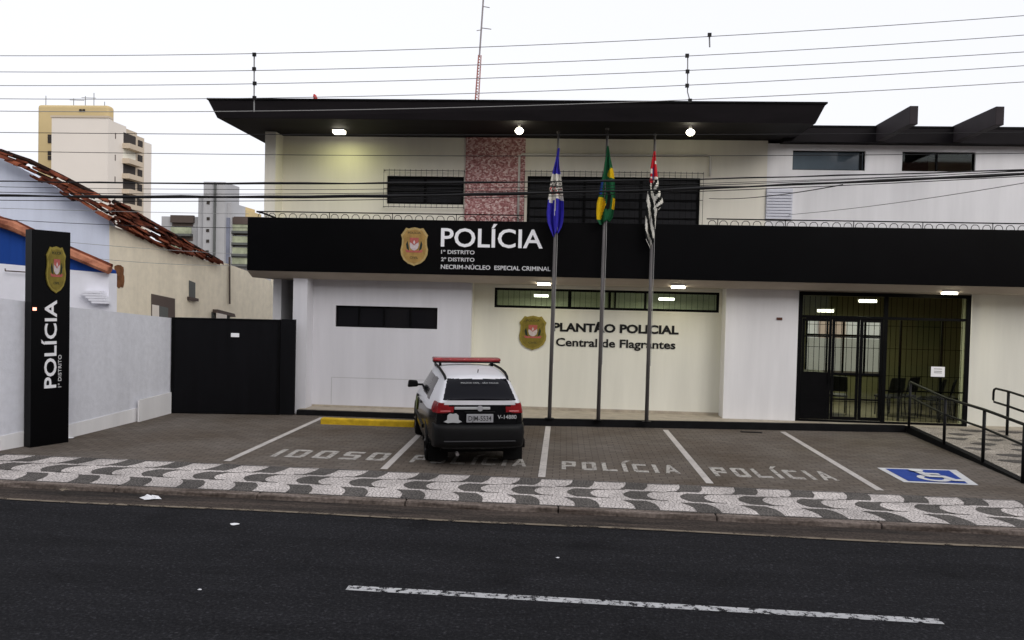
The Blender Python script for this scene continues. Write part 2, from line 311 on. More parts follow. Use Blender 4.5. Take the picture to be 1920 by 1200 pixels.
_fc = {}
def text_geo(s, bold=0.0):
    cu = bpy.data.curves.new('t', 'FONT'); cu.body = s; cu.size = 1; cu.offset = bold; cu.resolution_u = 3; cu.extrude = .5
    o = bpy.data.objects.new('t', cu); COL.objects.link(o); dg = bpy.context.evaluated_depsgraph_get(); dg.update()
    me = bpy.data.meshes.new_from_object(o.evaluated_get(dg)); bpy.data.objects.remove(o); bpy.data.curves.remove(cu)
    vs = [v.co.copy() for v in me.vertices]; fs = [tuple(p.vertices) for p in me.polygons]; bpy.data.meshes.remove(me)
    return vs, fs
def cap_h(bold=0.0):
    if bold not in _fc: vs, _ = text_geo('H', bold); _fc[bold] = (min(v.y for v in vs), max(v.y for v in vs))
    return _fc[bold]
def text(name, s, origin, xdir, ydir, width, height, depth, m, parent=None, bold=0.0):
    """lettering fitted so that the capitals are `height` tall and the line `width` long; xdir/ydir are unit vectors, depth along their cross product"""
    vs, fs = text_geo(s, bold); y0, y1 = cap_h(bold); x0 = min(v.x for v in vs); x1 = max(v.x for v in vs)
    X, Y = Vector(xdir), Vector(ydir); Z = X.normalized().cross(Y.normalized()); O = Vector(origin); mb = MB()
    mb.add([O + X * ((v.x - x0) / (x1 - x0) * width) + Y * ((v.y - y0) / (y1 - y0) * height) + Z * ((v.z + .5) * depth) for v in vs], fs)
    return mb.build(name, m, parent)

def shield(name, c, xd, zd, w, h, parent=None, mats=('gold', 'gold2')):
    """gold police badge: rim, field, red-over-white crest with dark leaf sprays and a ribbon"""
    X, Z = Vector(xd), Vector(zd); N = X.cross(Z); C = Vector(c)
    def P(u, v, d=0): return C + X * (u * w / 2) + Z * (v * h / 2) + N * d
    half = [(0, 1), (.22, .97), (.42, .93), (.62, .97), (.80, .78), (.99, .60), (.90, .40), (.92, .1), (1.0, -.16), (.96, -.42), (.78, -.68), (.45, -.87), (.12, -.95), (0, -1)]
    out = half + [(-a, b) for a, b in half[-2:0:-1]]
    o = MB()
    def poly(pts, d0, d1, mi):
        pts = pts[::-1]
        o.prism([P(u, v, d1) for u, v in pts], N * (d0 - d1), mi)
    poly(out, .0, .03, 1)
    poly([(u * .86, v * .89) for u, v in out], .03, .036, 0)
    poly([(-.56, -.30), (.56, -.30), (.66, -.16), (.3, -.20), (-.3, -.20), (-.66, -.16)][::-1], .036, .040, 2)      # ribbon
    for sgn in (1, -1):
        lf = [(.36 * sgn, -.22), (.54 * sgn, -.10), (.60 * sgn, .12), (.50 * sgn, .30), (.42 * sgn, .08)]
        poly(lf if sgn < 0 else lf[::-1], .036, .041, 4)
    poly([(-.30, .40), (.30, .40), (.33, .08), (.27, -.08), (.13, -.17), (0, -.2), (-.13, -.17), (-.27, -.08), (-.33, .08)][::-1], .036, .043, 3)
    poly([(-.33, .46), (.33, .46), (.31, .22), (.15, .16), (0, .06), (-.15, .16), (-.31, .22)][::-1], .043, .047, 2)
    poly([(-.08, .22), (0, .34), (.08, .22), (0, .10)][::-1], .047, .050, 3)
    ob = o.build(name, [mats[0], mats[1], 'crest_red', 'crest', 'leaf'], parent)
    for s_, v_, wd in (('POLÍCIA', .66, .95), ('CIVIL', -.62, .62)):
        text('lettering', s_, P(-wd / 2, v_, .0362), X, Z, wd * w / 2, h * .055, .003, 'leaf', ob, .0)
    return ob

# ---------------------------------------------------------------- ground, road, pavements
def st(y0, k): return lambda x: y0 + k * x
inner, outer, edge = st(11.56, -.030), st(9.86, -.022), st(9.335, -.019)
def strip(name, fa, fb, z, m, x0=-60, x1=60, parent=None, n=24):
    b = MB()
    for i in range(n):
        xa, xb = x0 + (x1 - x0) * i / n, x0 + (x1 - x0) * (i + 1) / n
        b.quad((xa, fa(xa), z), (xb, fa(xb), z), (xb, fb(xb), z), (xa, fb(xa), z))
    return b.build(name, m, parent)
g = MB(); g.quad((-900, -900, -.16), (900, -900, -.16), (900, 900, -.16), (-900, 900, -.16)); struct(g.build('ground', 'gravel'))
road = struct(strip('road', lambda x: -9 - .02 * x, lambda x: edge(x) + .02, -.06, 'asphalt', -60, 60))
gut = struct(strip('gutter', edge, lambda x: outer(x) + .02, -.056, 'gutter'))
o = strip('edge_line', lambda x: edge(x) - .035 + .02 * math.sin(x * 1.3), lambda x: edge(x) + .03 + .02 * math.sin(x * 1.3 + .3), -.050, 'edge', -60, 60, road, 300)
o = strip('centre_dash', lambda x: 6.942 - .02 * x, lambda x: 7.055 - .02 * x, -.056, 'dash', -1.95, 3.36, road, 20)
for k in (-1, 1, 2):
    strip('centre_dash', lambda x: 6.942 - .02 * x, lambda x: 7.055 - .02 * x, -.056, 'dash', -1.95 + 13.5 * k, 3.36 + 13.5 * k, road, 20)
b = MB()
for i in range(60):
    xa, xb = -60 + 2 * i, -60 + 2 * i + 1.985
    j = random.uniform(-.01, .01)
    b.hexa([(xa, outer(xa) + j, -.15), (xb, outer(xb) + j, -.15), (xb, outer(xb) + .16, -.15), (xa, outer(xa) + .16, -.15),
            (xa, outer(xa) + .02 + j, .004), (xb, outer(xb) + .02 + j, .004), (xb, outer(xb) + .16, .004), (xa, outer(xa) + .16, .004)])
struct(b.build('kerb', 'curb', bevel=.015))

# mosaic pavement: white stones with wavy dark cells laid in it
pv = MB()
for i in range(48):
    xa, xb = -60 + 2.5 * i, -57.5 + 2.5 * i
    pv.quad((xa, outer(xa) + .16, 0), (xb, outer(xb) + .16, 0), (xb, inner(xb), 0), (xa, inner(xa), 0), 0)
PER = .780
rows = [(0.0, .300), (.352, .655), (.715, 1.0)]
def pt(u, v): x = u; return (x, outer(x) + .19 + v * (inner(x) - outer(x) - .21), .004)
for i in range(-40, 46):
    cx = .345 + PER * i; hw = PER * .205; jx = random.uniform(-.012, .012); cx += jx
    n = 7
    fb = lambda t: .035 - .15 * t ** 3.2                       # lower row: corner rounded off at the top
    fm = lambda t: .055 - .125 * (1 - (2 * t - 1) ** 2)        # middle row: bulges to the left
    ft = lambda t: .015 - .11 * (1 - t) ** 2.5                 # upper row: drawn out to the left at its foot
    for (v0, v1), fn in zip(rows, (fb, fm, ft)):
        L_ = [(cx - hw + fn(k / n), v0 + (v1 - v0) * k / n) for k in range(n + 1)]
        R_ = [(cx + hw + fn(k / n) * .9, v0 + (v1 - v0) * k / n) for k in range(n + 1)]
        pv.add([pt(*p) for p in L_[::-1] + R_], [tuple(range(2 * n + 2))], 1)
    # thin dark joints that carry the wave on below the white cells
    for ua, ub, v_, th in ((cx + hw * .7, cx + hw + .20, .352, .012), (cx + hw * .7, cx + hw + .22, .660, .010), (cx - hw - .22, cx - hw - .02, .700, .011), (cx + hw, cx + PER - hw, .987, .013)):
        pv.add([pt(ua, v_ - th), pt(ub, v_ - th * .4), pt(ub, v_ + th * .4), pt(ua, v_ + th)], [(0, 1, 2, 3)], 1)
for i in range(150):
    xa = -58 + .78 * i
    pv.add([pt(xa, -.022), pt(xa + .78, -.022), pt(xa + .78, .004), pt(xa, .004)], [(0, 1, 2, 3)], 1)
pav = struct(pv.build('pavement', ['white_stone', 'dark_stone']))

pk = MB()
for i in range(40):
    xa, xb = -12 + .64 * i, -11.36 + .64 * i
    pk.quad((xa, inner(xa), .002), (xb, inner(xb), .002), (xb, 17.4, .002), (xa, 17.4, .002))
park = struct(pk.build('parking_lot', 'paver'))
for (xf, yf), (xb, yb) in (((-5.28,11.9), (-5.22,16.59)), ((-2.72,11.76), (-2.77, 16.25)), ((-0.27,11.64), (-.27, 16.42)), ((2.24,11.65), (2.21, 16.5)), ((4.7,11.63), (4.72,16.79))):
    b = MB(); b.quad((xf - .055, yf, .006), (xf + .055, yf, .006), (xb + .055, yb, .006), (xb - .055, yb, .006)); b.build('bay_line', 'bay', park)
STEN = {'P': [(0, 0, .3, 1), (.3, .78, 1, 1), (.72, .5, 1, .78), (.3, .36, .95, .54)], 'O': [(0, .05, .3, .95), (.7, .05, 1, .95), (.1, .8, .9, 1), (.1, 0, .9, .2)], 'L': [(0, 0, .3, 1), (.3, 0, 1, .2)],
        'I': [(.0, 0, 1, 1)], 'C': [(0, .08, .3, .92), (.1, .8, 1, 1), (.1, 0, 1, .2)], 'D': [(0, 0, .28, 1), (.28, .8, .9, 1), (.28, 0, .9, .2), (.72, .1, 1, .9)], 'S': [(.05, .8, 1, 1), (0, .5, .3, .9), (.08, .40, .92, .60), (.7, .1, 1, .5), (0, 0, .95, .2)]}
def stencil(word, x0, y0, wd, hh):
    ws = {'I': .30, 'Í': .30}; tot = sum(ws.get(c, 1) for c in word) + .42 * (len(word) - 1); u = wd / tot; x = x0; b = MB(); k = 0
    for c in word:
        w_ = ws.get(c, 1) * u
        def P(a, v): return (x + a * w_, y0 + v * hh, .0065 + .0002 * (k % 7))
        if c == 'A':
            for q in ([(0, 0), (.26, 0), (.62, 1), (.38, 1)], [(.74, 0), (1, 0), (.62, 1), (.50, .82)], [(.25, .22), (.78, .22), (.72, .40), (.30, .40)]): k += 1; b.add([P(*p) for p in q], [(0, 1, 2, 3)])
        else:
            for (a0, b0, a1, b1) in STEN['I' if c == 'Í' else c]: k += 1; b.add([P(a0, b0), P(a1, b0), P(a1, b1), P(a0, b1)], [(0, 1, 2, 3)])
            if c == 'Í': k += 1; b.add([P(.1, 1.08), P(.9, 1.08), P(2.4, 1.38), P(1.2, 1.38)], [(0, 1, 2, 3)])
        x += w_ + .42 * u
    return b.build('painted_lettering', 'letter', park)
for s_, x0, y0, wd, hh in (('IDOSO', -4.76, 12.36, 1.90, .64), ('POLÍCIA', -2.44, 12.33, 1.90, .60), ('POLÍCIA', .03, 12.24, 1.87, .62), ('POLÍCIA', 2.43, 12.17, 1.88, .66)):
    stencil(s_, x0, y0, wd, hh)
hc = MB()
hc.quad((5.30, 12.25, .006), (6.40, 12.23, .006), (6.62, 13.36, .006), (5.31, 13.30, .006), 0)
sg = hc.build('wheelchair_symbol', ['sign_white'], park)
b = MB(); b.quad((5.40, 12.33, .010), (6.28, 12.31, .010), (6.46, 13.27, .010), (5.41, 13.22, .010)); b.build('blue_field', 'blue_paint', sg)
b = MB()                                   # person in wheelchair, painted white
def disc(cx, cy, r, z, n=18, sx=1): return [(cx + r * sx * math.cos(2 * math.pi * k / n), cy + r * math.sin(2 * math.pi * k / n), z) for k in range(n)]
b.add(disc(5.85, 13.10, .11, .030), [tuple(range(18))])
def bar(pts, w_, z):
    for (xa, ya), (xb, yb) in zip(pts, pts[1:]):
        z += .0004
        d = Vector((xb - xa, yb - ya)).normalized(); n_ = Vector((-d.y, d.x)) * w_ / 2; e = d * w_ * .3
        b.quad((xa - n_.x - e.x, ya - n_.y - e.y, z), (xb - n_.x + e.x, yb - n_.y + e.y, z), (xb + n_.x + e.x, yb + n_.y + e.y, z), (xa + n_.x - e.x, ya + n_.y - e.y, z))
bar([(5.86, 13.0), (5.89, 12.70), (6.10, 12.70), (6.16, 12.46), (6.26, 12.47)], .13, .022)
bar([(5.88, 12.87), (6.08, 12.86)], .11, .027)
arc = [(5.90 + .19 * math.cos(a), 12.58 + .19 * math.sin(a)) for a in [R(125 + 12 * k) for k in range(19)]]
bar(arc, .10, .0135)
b.build('wheelchair_figure', 'sign_white', sg)

# platform with black kerb, ramp
def KY(x): return 16.45 + .10 * (x + .76)
def slab(b, x0, x1, y0a, y0b, y1, z0, z1): return b.hexa([(x0, y0a, z0), (x1, y0b, z0), (x1, y1, z0), (x0, y1, z0), (x0, y0a, z1), (x1, y0b, z1), (x1, y1, z1), (x0, y1, z1)])
plat = MB(); plat.box(-5.86, 16.92, -.02, -2.0, 18.6, .13); slab(plat, -2.0, 7.5, KY(-2) + .10, KY(7.5) + .10, 22.5, -.02, .147); plat.box(7.5, 17.2, -.02, 14, 22.5, .147)
struct(plat.build('platform', 'tile'))
kb = MB(); kb.box(-5.88, 16.82, -.02, -2.0, 16.93, .115)
slab(kb, -2.06, 7.48, KY(-2.06), KY(7.48), 0, -.02, .152); kb.v[-6] = kb.v[-6]
kb.v = kb.v[:8]; kb.f = kb.f[:6]; kb.m = kb.m[:6]
kb.hexa([(-2.06, KY(-2.06), -.02), (7.48, KY(7.48), -.02), (7.48, KY(7.48) + .11, -.02), (-2.06, KY(-2.06) + .11, -.02), (-2.06, KY(-2.06), .152), (7.48, KY(7.48), .152), (7.48, KY(7.48) + .11, .152), (-2.06, KY(-2.06) + .11, .152)])
kb.box(-2.06, KY(-2.06) + .112, -.02, -1.95, 16.93, .1515)
kr = [(7.48, 17.27, .152), (7.40, 15.9, .125), (7.32, 14.3, .085), (7.22, 12.6, .03), (7.14, 11.4, .012)]
for (xa, ya, za), (xb, yb, zb) in zip(kr, kr[1:]):
    kb.hexa([(xa, ya, -.02), (xb, yb, -.02), (xb + .13, yb, -.02), (xa + .13, ya, -.02), (xa, ya, za), (xb, yb, zb), (xb + .13, yb, zb), (xa + .13, ya, za)])
struct(kb.build('platform_kerb', 'black_kerb'))
rp = MB(); rk = [(7.60, 17.2, .1465), (7.52, 15.9, .120), (7.44, 14.3, .080), (7.34, 12.6, .025), (7.26, 11.3, .008)]
for (xa, ya, za), (xb, yb, zb) in zip(rk, rk[1:]):
    rp.quad((xa, ya, za), (xb, yb, zb), (14, yb, zb), (14, ya, za), 0)
random.seed(3)
def rz(y):
    for (xa, ya, za), (xb, yb, zb) in zip(rk, rk[1:]):
        if yb <= y <= ya: k = (ya - y) / (ya - yb); return za + (zb - za) * k, xa + (xb - xa) * k
    return .147, 7.6
for j in range(10):                          # dark stones in drifting wave cells
    for i in range(12):
        y_ = 16.9 - .49 * j; x_ = 7.85 + i * .78 + (j % 2) * .32 + random.uniform(-.06, .06)
        if y_ < 11.8: continue
        pts = []
        for k in range(14):
            a = 2 * math.pi * k / 14; yy = y_ + .13 * math.sin(a) * random.uniform(.8, 1.2); xx = x_ + .23 * random.uniform(.8, 1.15) * math.cos(a) + .06 * math.sin(2 * a)
            pts.append((xx, yy, rz(yy)[0] + .006))
        if min(p[0] for p in pts) > rz(y_)[1] + .02: rp.add(pts, [tuple(range(14))], 1)
struct(rp.build('ramp', ['ramp_stone', 'dark_stone']))
b = MB(); b.box(-4.99, 15.72, -.02, -3.02, 15.90, .125)
tag(b.build('parking_stop', 'yellow', bevel=.02), 'low yellow concrete parking stop at the head of the left bay', 'parking stop')

# ---------------------------------------------------------------- police station
ps = thing('police_station', 'two-storey white police station with black canopy band and flat black roof', 'building', (0, 17, 0))
ps.location = (0, 0, 0)
def wall_holes(name, x0, x1, z0, z1, y, t, holes, m, parent):
    """a wall facing the street with real openings (x0,x1,z0,z1) cut through its thickness"""
    xs = sorted({x0, x1, *[h[0] for h in holes], *[h[1] for h in holes]}); zs = sorted({z0, z1, *[h[2] for h in holes], *[h[3] for h in holes]})
    b = MB()
    def hol(i, j):
        if i < 0 or j < 0 or i >= len(xs) - 1 or j >= len(zs) - 1: return True
        cx, cz = (xs[i] + xs[i + 1]) / 2, (zs[j] + zs[j + 1]) / 2
        return any(h[0] < cx < h[1] and h[2] < cz < h[3] for h in holes)
    for i in range(len(xs) - 1):
        for j in range(len(zs) - 1):
            if hol(i, j): continue
            a, c, p, q = xs[i], xs[i + 1], zs[j], zs[j + 1]
            b.quad((a, y, p), (c, y, p), (c, y, q), (a, y, q)); b.quad((c, y + t, p), (a, y + t, p), (a, y + t, q), (c, y + t, q))
            if hol(i - 1, j): b.quad((a, y + t, p), (a, y, p), (a, y, q), (a, y + t, q))
            if hol(i + 1, j): b.quad((c, y, p), (c, y + t, p), (c, y + t, q), (c, y, q))
            if hol(i, j - 1): b.quad((a, y + t, p), (c, y + t, p), (c, y, p), (a, y, p))
            if hol(i, j + 1): b.quad((a, y, q), (c, y, q), (c, y + t, q), (a, y + t, q))
    me = bpy.data.meshes.new(name); me.from_pydata(b.v, [], b.f); me.materials.append(M[m])
    o = bpy.data.objects.new(name, me); COL.objects.link(o); o.parent = parent; return o
WU = 17.65
wa, wb, wc, wd = (-4.14, -2.36, 4.83, 5.47), (-.90, 2.98, 4.25, 5.51), (4.99, 6.56, 5.72, 6.15), (7.35, 8.91, 5.72, 6.15)
wall_holes('wall', -6.60, 4.44, 3.30, 6.358, WU, .2, [wa, wb], 'cream_up', ps)
wall_holes('wall', 4.44, 14, 3.30, 6.30, WU, .2, [wc, wd], 'wall', ps)
b = MB(); b.box(-6.85, 17.2, 4.0, -6.60, 17.95, 6.357); b.build('pillar', 'cream_up', ps)
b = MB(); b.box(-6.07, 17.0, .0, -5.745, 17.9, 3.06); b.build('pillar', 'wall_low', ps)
wl = (-5.22, -2.862, 1.972, 2.46)
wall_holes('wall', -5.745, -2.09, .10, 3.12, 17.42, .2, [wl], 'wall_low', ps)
b = MB(); b.box(-2.111, 17.622, .10, -2.091, 18.36, 3.12); b.build('wall', 'cream', ps)
wr = (-1.618, 3.54, 2.499, 2.959)
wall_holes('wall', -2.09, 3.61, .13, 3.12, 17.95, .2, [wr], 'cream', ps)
b = MB(); b.box(3.60, 17.50, .13, 5.18, 18.36, 3.12); b.build('wall', 'wall', ps)
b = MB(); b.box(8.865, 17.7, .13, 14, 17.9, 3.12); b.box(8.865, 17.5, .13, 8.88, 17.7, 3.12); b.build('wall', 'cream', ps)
b = MB(); b.box(5.19, 17.52, 3.02, 8.86, 17.7, 3.12); b.build('wall', 'soffit', ps)
b = MB(); b.box(-6.9, 17.96, 0, -6.7, 24, 6.357); b.build('wall', 'wall', ps)
b = MB(); b.box(13.8, 17.9, 0, 14, 24, 6.29); b.build('wall', 'wall', ps)
wall_holes('wall', -6.7, 13.8, 0, 6.29, 23.8, .2, [(6.0, 10.2, .3, 3.0)], 'wall', ps)
b = MB(); b.box(-6.68, 17.86, 3.13, 13.78, 23.78, 3.3); b.build('floor_slab', 'soffit', ps)
# baseboards
b = MB(); b.box(-2.09, 17.935, .148, 3.59, 17.95, .21); b.box(-5.73, 17.405, .131, -2.10, 17.42, .17); b.build('baseboard', 'tile', ps)
b = MB(); b.box(-5.29, 17.417, .80, -2.96, 17.42, .812); b.box(-5.29, 17.417, .19, -5.278, 17.42, .80); b.build('panel_joint', 'g_grey', ps)
# canopy band, soffit, terrace
b = MB(); b.box(-7.02, 16.70, 3.195, 13, 16.86, 4.372); b.box(-7.02, 16.861, 3.196, -6.87, 17.19, 4.371); b.build('canopy_band', 'band', ps, bevel=.006)
b = MB(); b.prism([(-7.015, 16.71, 3.19), (-7.015, 17.00, 3.05), (-7.015, 18.36, 3.04), (-7.015, 18.36, 3.19)], (20, 0, 0)); b.build('soffit', 'soffit', ps)
b = MB(); b.box(-6.86, 16.862, 3.2, 13, 17.64, 3.29); b.build('terrace', 'tile', ps)
b = MB()
for (xa, xb) in ((-6.85, -.92), (2.99, 12)):
    b.tube([(xa, 16.78, 4.505), (xb, 16.78, 4.515)], .014, 6)
    n = int((xb - xa) / .235)
    for i in range(n):
        x_ = xa + .235 * (i + .5)
        b.tube([(x_ - .085, 16.78, 4.37), (x_ - .075, 16.78, 4.43), (x_ - .035, 16.78, 4.468), (x_ + .035, 16.78, 4.468), (x_ + .075, 16.78, 4.43), (x_ + .085, 16.78, 4.37)], .0075, 5)
        if i % 6 == 0: b.tube([(x_ + .117, 16.78, 4.37), (x_ + .117, 16.78, 4.505)], .009, 5)
b.tube([(-6.85, 16.78, 4.505), (-6.70, 16.80, 4.47), (-6.45, 16.84, 4.38)], .022, 6)
b.build('railing', 'black', ps)
# main roof and right roof with its projecting beams
b = MB(); b.hexa([(-7.38, 15.92, 6.36), (4.94, 15.97, 6.36), (4.94, 24.2, 6.36), (-7.38, 24.2, 6.36), (-7.55, 15.84, 6.715), (5.10, 15.84, 6.735), (5.10, 24.3, 6.735), (-7.55, 24.3, 6.715)])
roof = b.build('roof', 'roof', ps)
b = MB(); b.box(-7.57, 15.82, 6.718, 5.12, 24.3, 6.752); b.build('roof_edge', 'black', roof)
b = MB(); b.box(4.70, 17.36, 6.285, 14.2, 24.25, 6.625); rf2 = b.build('roof', 'roof', ps)
b = MB(); b.box(4.955, 17.345, 6.60, 14.2, 17.5, 6.64); b.build('roof_edge', 'black', rf2)
for x_ in (6.74, 8.36):
    b = MB(); b.box(x_ - .08, 15.72, 6.30, x_ + .08, 17.42, 6.66); b.build('roof_beam', 'beam', ps, bevel=.008)
# pink mosaic panel, conduit, louvre
b = MB(); b.box(-2.32, 17.60, 3.3, -.96, 17.66, 6.357); b.build('mosaic_panel', 'brick', ps)
b = MB(); b.tube([(-1.09, 17.575, 4.35), (-1.09, 17.575, 5.93), (-1.04, 17.575, 5.985), (3.10, 17.60, 6.01), (3.17, 17.60, 5.97), (3.18, 17.60, 5.55)], .026, 8); b.build('conduit', 'pipe', ps, True)
b = MB()
for i in range(10): z_ = 4.62 + i * .066; b.hexa([(4.44, 17.60, z_), (5.0, 17.60, z_), (5.0, 17.635, z_ + .02), (4.44, 17.635, z_ + .02), (4.44, 17.60, z_ + .045), (5.0, 17.60, z_ + .045), (5.0, 17.635, z_ + .06), (4.44, 17.635, z_ + .06)])
b.box(4.43, 17.63, 4.59, 5.01, 17.648, 5.30); b.build('louvre', 'slat', ps)

def window(parent, r, y, pane, mull=(), rails=(), fw=.05, depth=.06, cage=None, fm='black', name='window'):
    x0, x1, z0, z1 = r; f = MB()
    f.box(x0, y, z0, x1, y + depth, z0 + fw); f.box(x0, y, z1 - fw, x1, y + depth, z1); f.box(x0, y, z0 + fw, x0 + fw, y + depth, z1 - fw); f.box(x1 - fw, y, z0 + fw, x1, y + depth, z1 - fw)
    for m_ in mull: f.box(m_[0], y + .002, z0 + fw, m_[1], y + depth - .002, z1 - fw)
    for q in rails: f.box(x0 + fw, y + .004, q - .015, x1 - fw, y + depth - .004, q + .015)
    o = f.build(name, fm, parent)
    p = MB(); p.box(x0 + .01, y + depth * .5, z0 + .01, x1 - .01, y + depth * .5 + .008, z1 - .01); p.build('pane', pane, o)
    if cage:
        gx0, gx1, gz0, gz1, gy, dx = cage; c = MB()
        for z_ in (gz0, gz1, (gz0 + gz1) / 2): c.tube([(gx0, gy, z_), (gx1, gy, z_)], .007, 5)
        n = round((gx1 - gx0) / dx)
        for i in range(n + 1): x_ = gx0 + (gx1 - gx0) * i / n; c.tube([(x_, gy, gz0 - .02), (x_, gy, gz1 + .03)], .0045, 5)
        for x_ in (gx0, gx1):
            for z_ in (gz0, gz1): c.tube([(x_, gy, z_), (x_, WU, z_)], .007, 5)
        c.build('grille', 'black', o)
    return o
window(ps, wa, WU + .06, 'shut', mull=[(-3.29, -3.22)], rails=(5.12, 5.27), cage=(-4.19, -2.34, 4.75, 5.585, WU - .10, .12))
window(ps, wb, WU + .06, 'shut', mull=[(.37, .43), (1.65, 1.71)], rails=(4.6, 4.8, 5.0, 5.2, 5.36), cage=(-.96, 3.03, 4.40, 5.60, WU - .10, .125))
window(ps, wc, WU + .05, 'blue_glass', mull=[(6.46, 6.51)], fw=.02)
window(ps, wd, WU + .05, 'tglass', mull=[(8.10, 8.13)], fw=.02)
window(ps, wl, 17.42 + .05, 'dark_glass', mull=[(-4.70, -4.67), (-4.12, -4.09), (-3.51, -3.48)], fw=.025)
ow = window(ps, wr, 17.95 + .03, 'glass', mull=[(.09, .17), (1.02, 1.08), (1.155, 1.195), (1.84, 1.89)], fw=.055)
b = MB()
for i in range(40): x_ = -1.56 + 5.02 * i / 39; b.tube([(x_, 18.10, 2.52), (x_, 18.10, 2.94)], .004, 5)
b.build('grille', 'black', ow)

# entrance: black steel frame, glass, grille
E = MB(); ey = 17.50
def fr(x0, x1, z0, z1, d=.07, o=0.): E.box(x0, ey + o, z0, x1, ey + d - o, z1)
fr(5.19, 5.27, .147, 3.02); fr(8.78, 8.86, .147, 3.02); fr(5.27, 8.78, 2.94, 3.02); fr(5.27, 8.78, .147, .19)
fr(5.27, 8.78, 2.44, 2.50, .07, .003); fr(7.03, 7.11, .19, 2.94, .07, .004)
ent = E.build('entrance', 'black', ps)
b = MB(); b.box(5.28, ey + .03, .2, 8.77, ey + .038, 2.93); b.build('pane', 'tglass', ent)
for x0, x1, solid in ((5.28, 5.92, True), (5.93, 6.52, False), (6.53, 7.02, False)):
    d = MB(); yy = ey + .012
    for a, c, p, q in ((x0, x0 + .06, .2, 2.43), (x1 - .06, x1, .2, 2.43), (x0 + .06, x1 - .06, .2, .27), (x0 + .06, x1 - .06, 2.37, 2.43), (x0 + .06, x1 - .06, 1.20, 1.245), (x0 + .06, x1 - .06, 2.02, 2.05), (x0 + .06, x1 - .06, .64, .675)):
        d.box(a, yy, p, c, yy + .014, q)
    if solid: d.box(x0 + .06, yy + .003, .27, x1 - .06, yy + .012, 1.20)
    dd = d.build('door', 'black', ent)
    h = MB(); h.tube([(x1 - .03, yy - .05, 1.0), (x1 - .03, yy - .05, 1.35)], .012, 6); h.build('handle', 'black', dd)
b = MB()
for x_ in (7.42, 8.30): b.box(x_ - .022, ey + .05, .2, x_ + .022, ey + .085, 2.43)
b.box(7.11, ey + .05, .86, 8.78, ey + .08, .89)
for i in range(30): x_ = 5.34 + 3.4 * i / 29; b.tube([(x_, ey + .11, .2), (x_, ey + .11, 2.93)], .0062, 5)
for z_ in (.6, 1.2, 1.8, 2.3): b.tube([(5.3, ey + .115, z_), (8.76, ey + .115, z_)], .006, 5)
b.build('grille', 'black', ent)

# waiting room and office behind the glass
b = MB(); b.box(4.6, 18.02, .148, 13.0, 22.4, .155); b.build('room_floor', 'room_floor', ps)
wall_holes('room_wall', 4.6, 13.0, .15, 3.1, 22.0, .15, [(6.72, 8.80, .82, 2.40)], 'room', ps)
for x_, y_ in ((4.5, 18.02), (11.4, 18.02)):
    b = MB(); b.box(x_, y_, .15, x_ + .1, 21.99, 3.1); b.build('room_wall', 'room', ps)
b = MB(); b.box(-2.0, 20.0, .15, 4.48, 20.1, 3.1); b.build('room_wall', 'room_light', ps)
b = MB(); b.box(-2.1, 18.37, .15, -2.0, 20.1, 3.1); b.build('room_wall', 'room_light', ps)
b = MB(); b.box(-1.99, 18.37, .15, 4.4, 19.99, .16); b.build('room_floor', 'room_floor', ps)
bw = MB()
for x_ in (6.72, 7.28, 7.36, 7.72, 8.12, 8.30, 8.74): bw.box(x_, 21.96, .82, x_ + .05, 22.0, 2.40)
for z_ in (.82, 1.90, 2.35): bw.box(6.72, 21.955, z_, 8.80, 21.995, z_ + .05)
bw.build('back_window', 'black', ps)
b = MB(); b.box(3.0, 34, 0, 24, 34.2, 1.39, 0); b.box(3.0, 37, 0, 11.9, 37.2, 5, 1); b.box(11.9, 36.9, 0, 13.1, 37.2, 5, 2); b.box(13.1, 37, 0, 24, 37.2, 5, 1); b.build('yard_wall', ['g_grey', 'house_white2', 'mast_pale'])
yw = bpy.data.objects['yard_wall']; tag(yw, 'pale yard wall seen through the back window of the waiting room', 'wall')
b = MB(); b.box(7.0, 17.75, 4.4, 9.3, 17.9, 4.6); b.build('upper_sill', 'soffit', ps)
b = MB(); b.box(6.9, 20.2, 3.3, 9.6, 20.3, 6.2); b.build('upper_room_wall', 'g_dark', ps)
b = MB(); b.box(8.35, 18.6, 3.3, 9.3, 18.64, 6.2); b.build('upper_curtain', 'soffit', ps)

# ---------------------------------------------------------------- unseen houses opposite, added to block low sky light (mirrored in the windows)
olab = ['beige house across the street behind the viewer, mirrored in the station windows', 'grey house across the street behind the viewer, mirrored in the station windows', 'brick house across the street behind the viewer, at the far right', 'dark house across the street behind the viewer, at the far left']
for (xa, xb, h_, m_), lb_ in zip(((-9, 2, 9.6, 'g_beige'), (2.6, 13, 10.4, 'g_grey'), (13.6, 30, 9.2, 'stain'), (-30, -9.6, 10.0, 'g_dark')), olab):
    t = thing('opposite_house', lb_, 'house', (xa, -4, 0))
    b = MB(); b.box(0, -9, -.1, xb - xa, 0, h_); b.build('wall', m_, t)
    W_ = xb - xa; b = MB(); b.hexa([(-.3, .4, h_), (W_ + .3, .4, h_), (W_ + .3, -9.4, h_), (-.3, -9.4, h_), (-.3, -4.3, h_ + 1.6), (W_ + .3, -4.3, h_ + 1.6), (W_ + .3, -4.7, h_ + 1.6), (-.3, -4.7, h_ + 1.6)]); b.build('roof', 'rust', t)
    for k in range(int(W_ // 2.6)):
        b = MB(); b.box(1 + 2.6 * k, .0, 3.9, 2.2 + 2.6 * k, .05, 5.2); b.build('window', 'dark_glass', t)
        b = MB(); b.box(1 + 2.6 * k, .0, .9 if k else .0, 2.2 + 2.6 * k, .05, 2.3); b.build('window' if k else 'door', 'dark_glass', t)

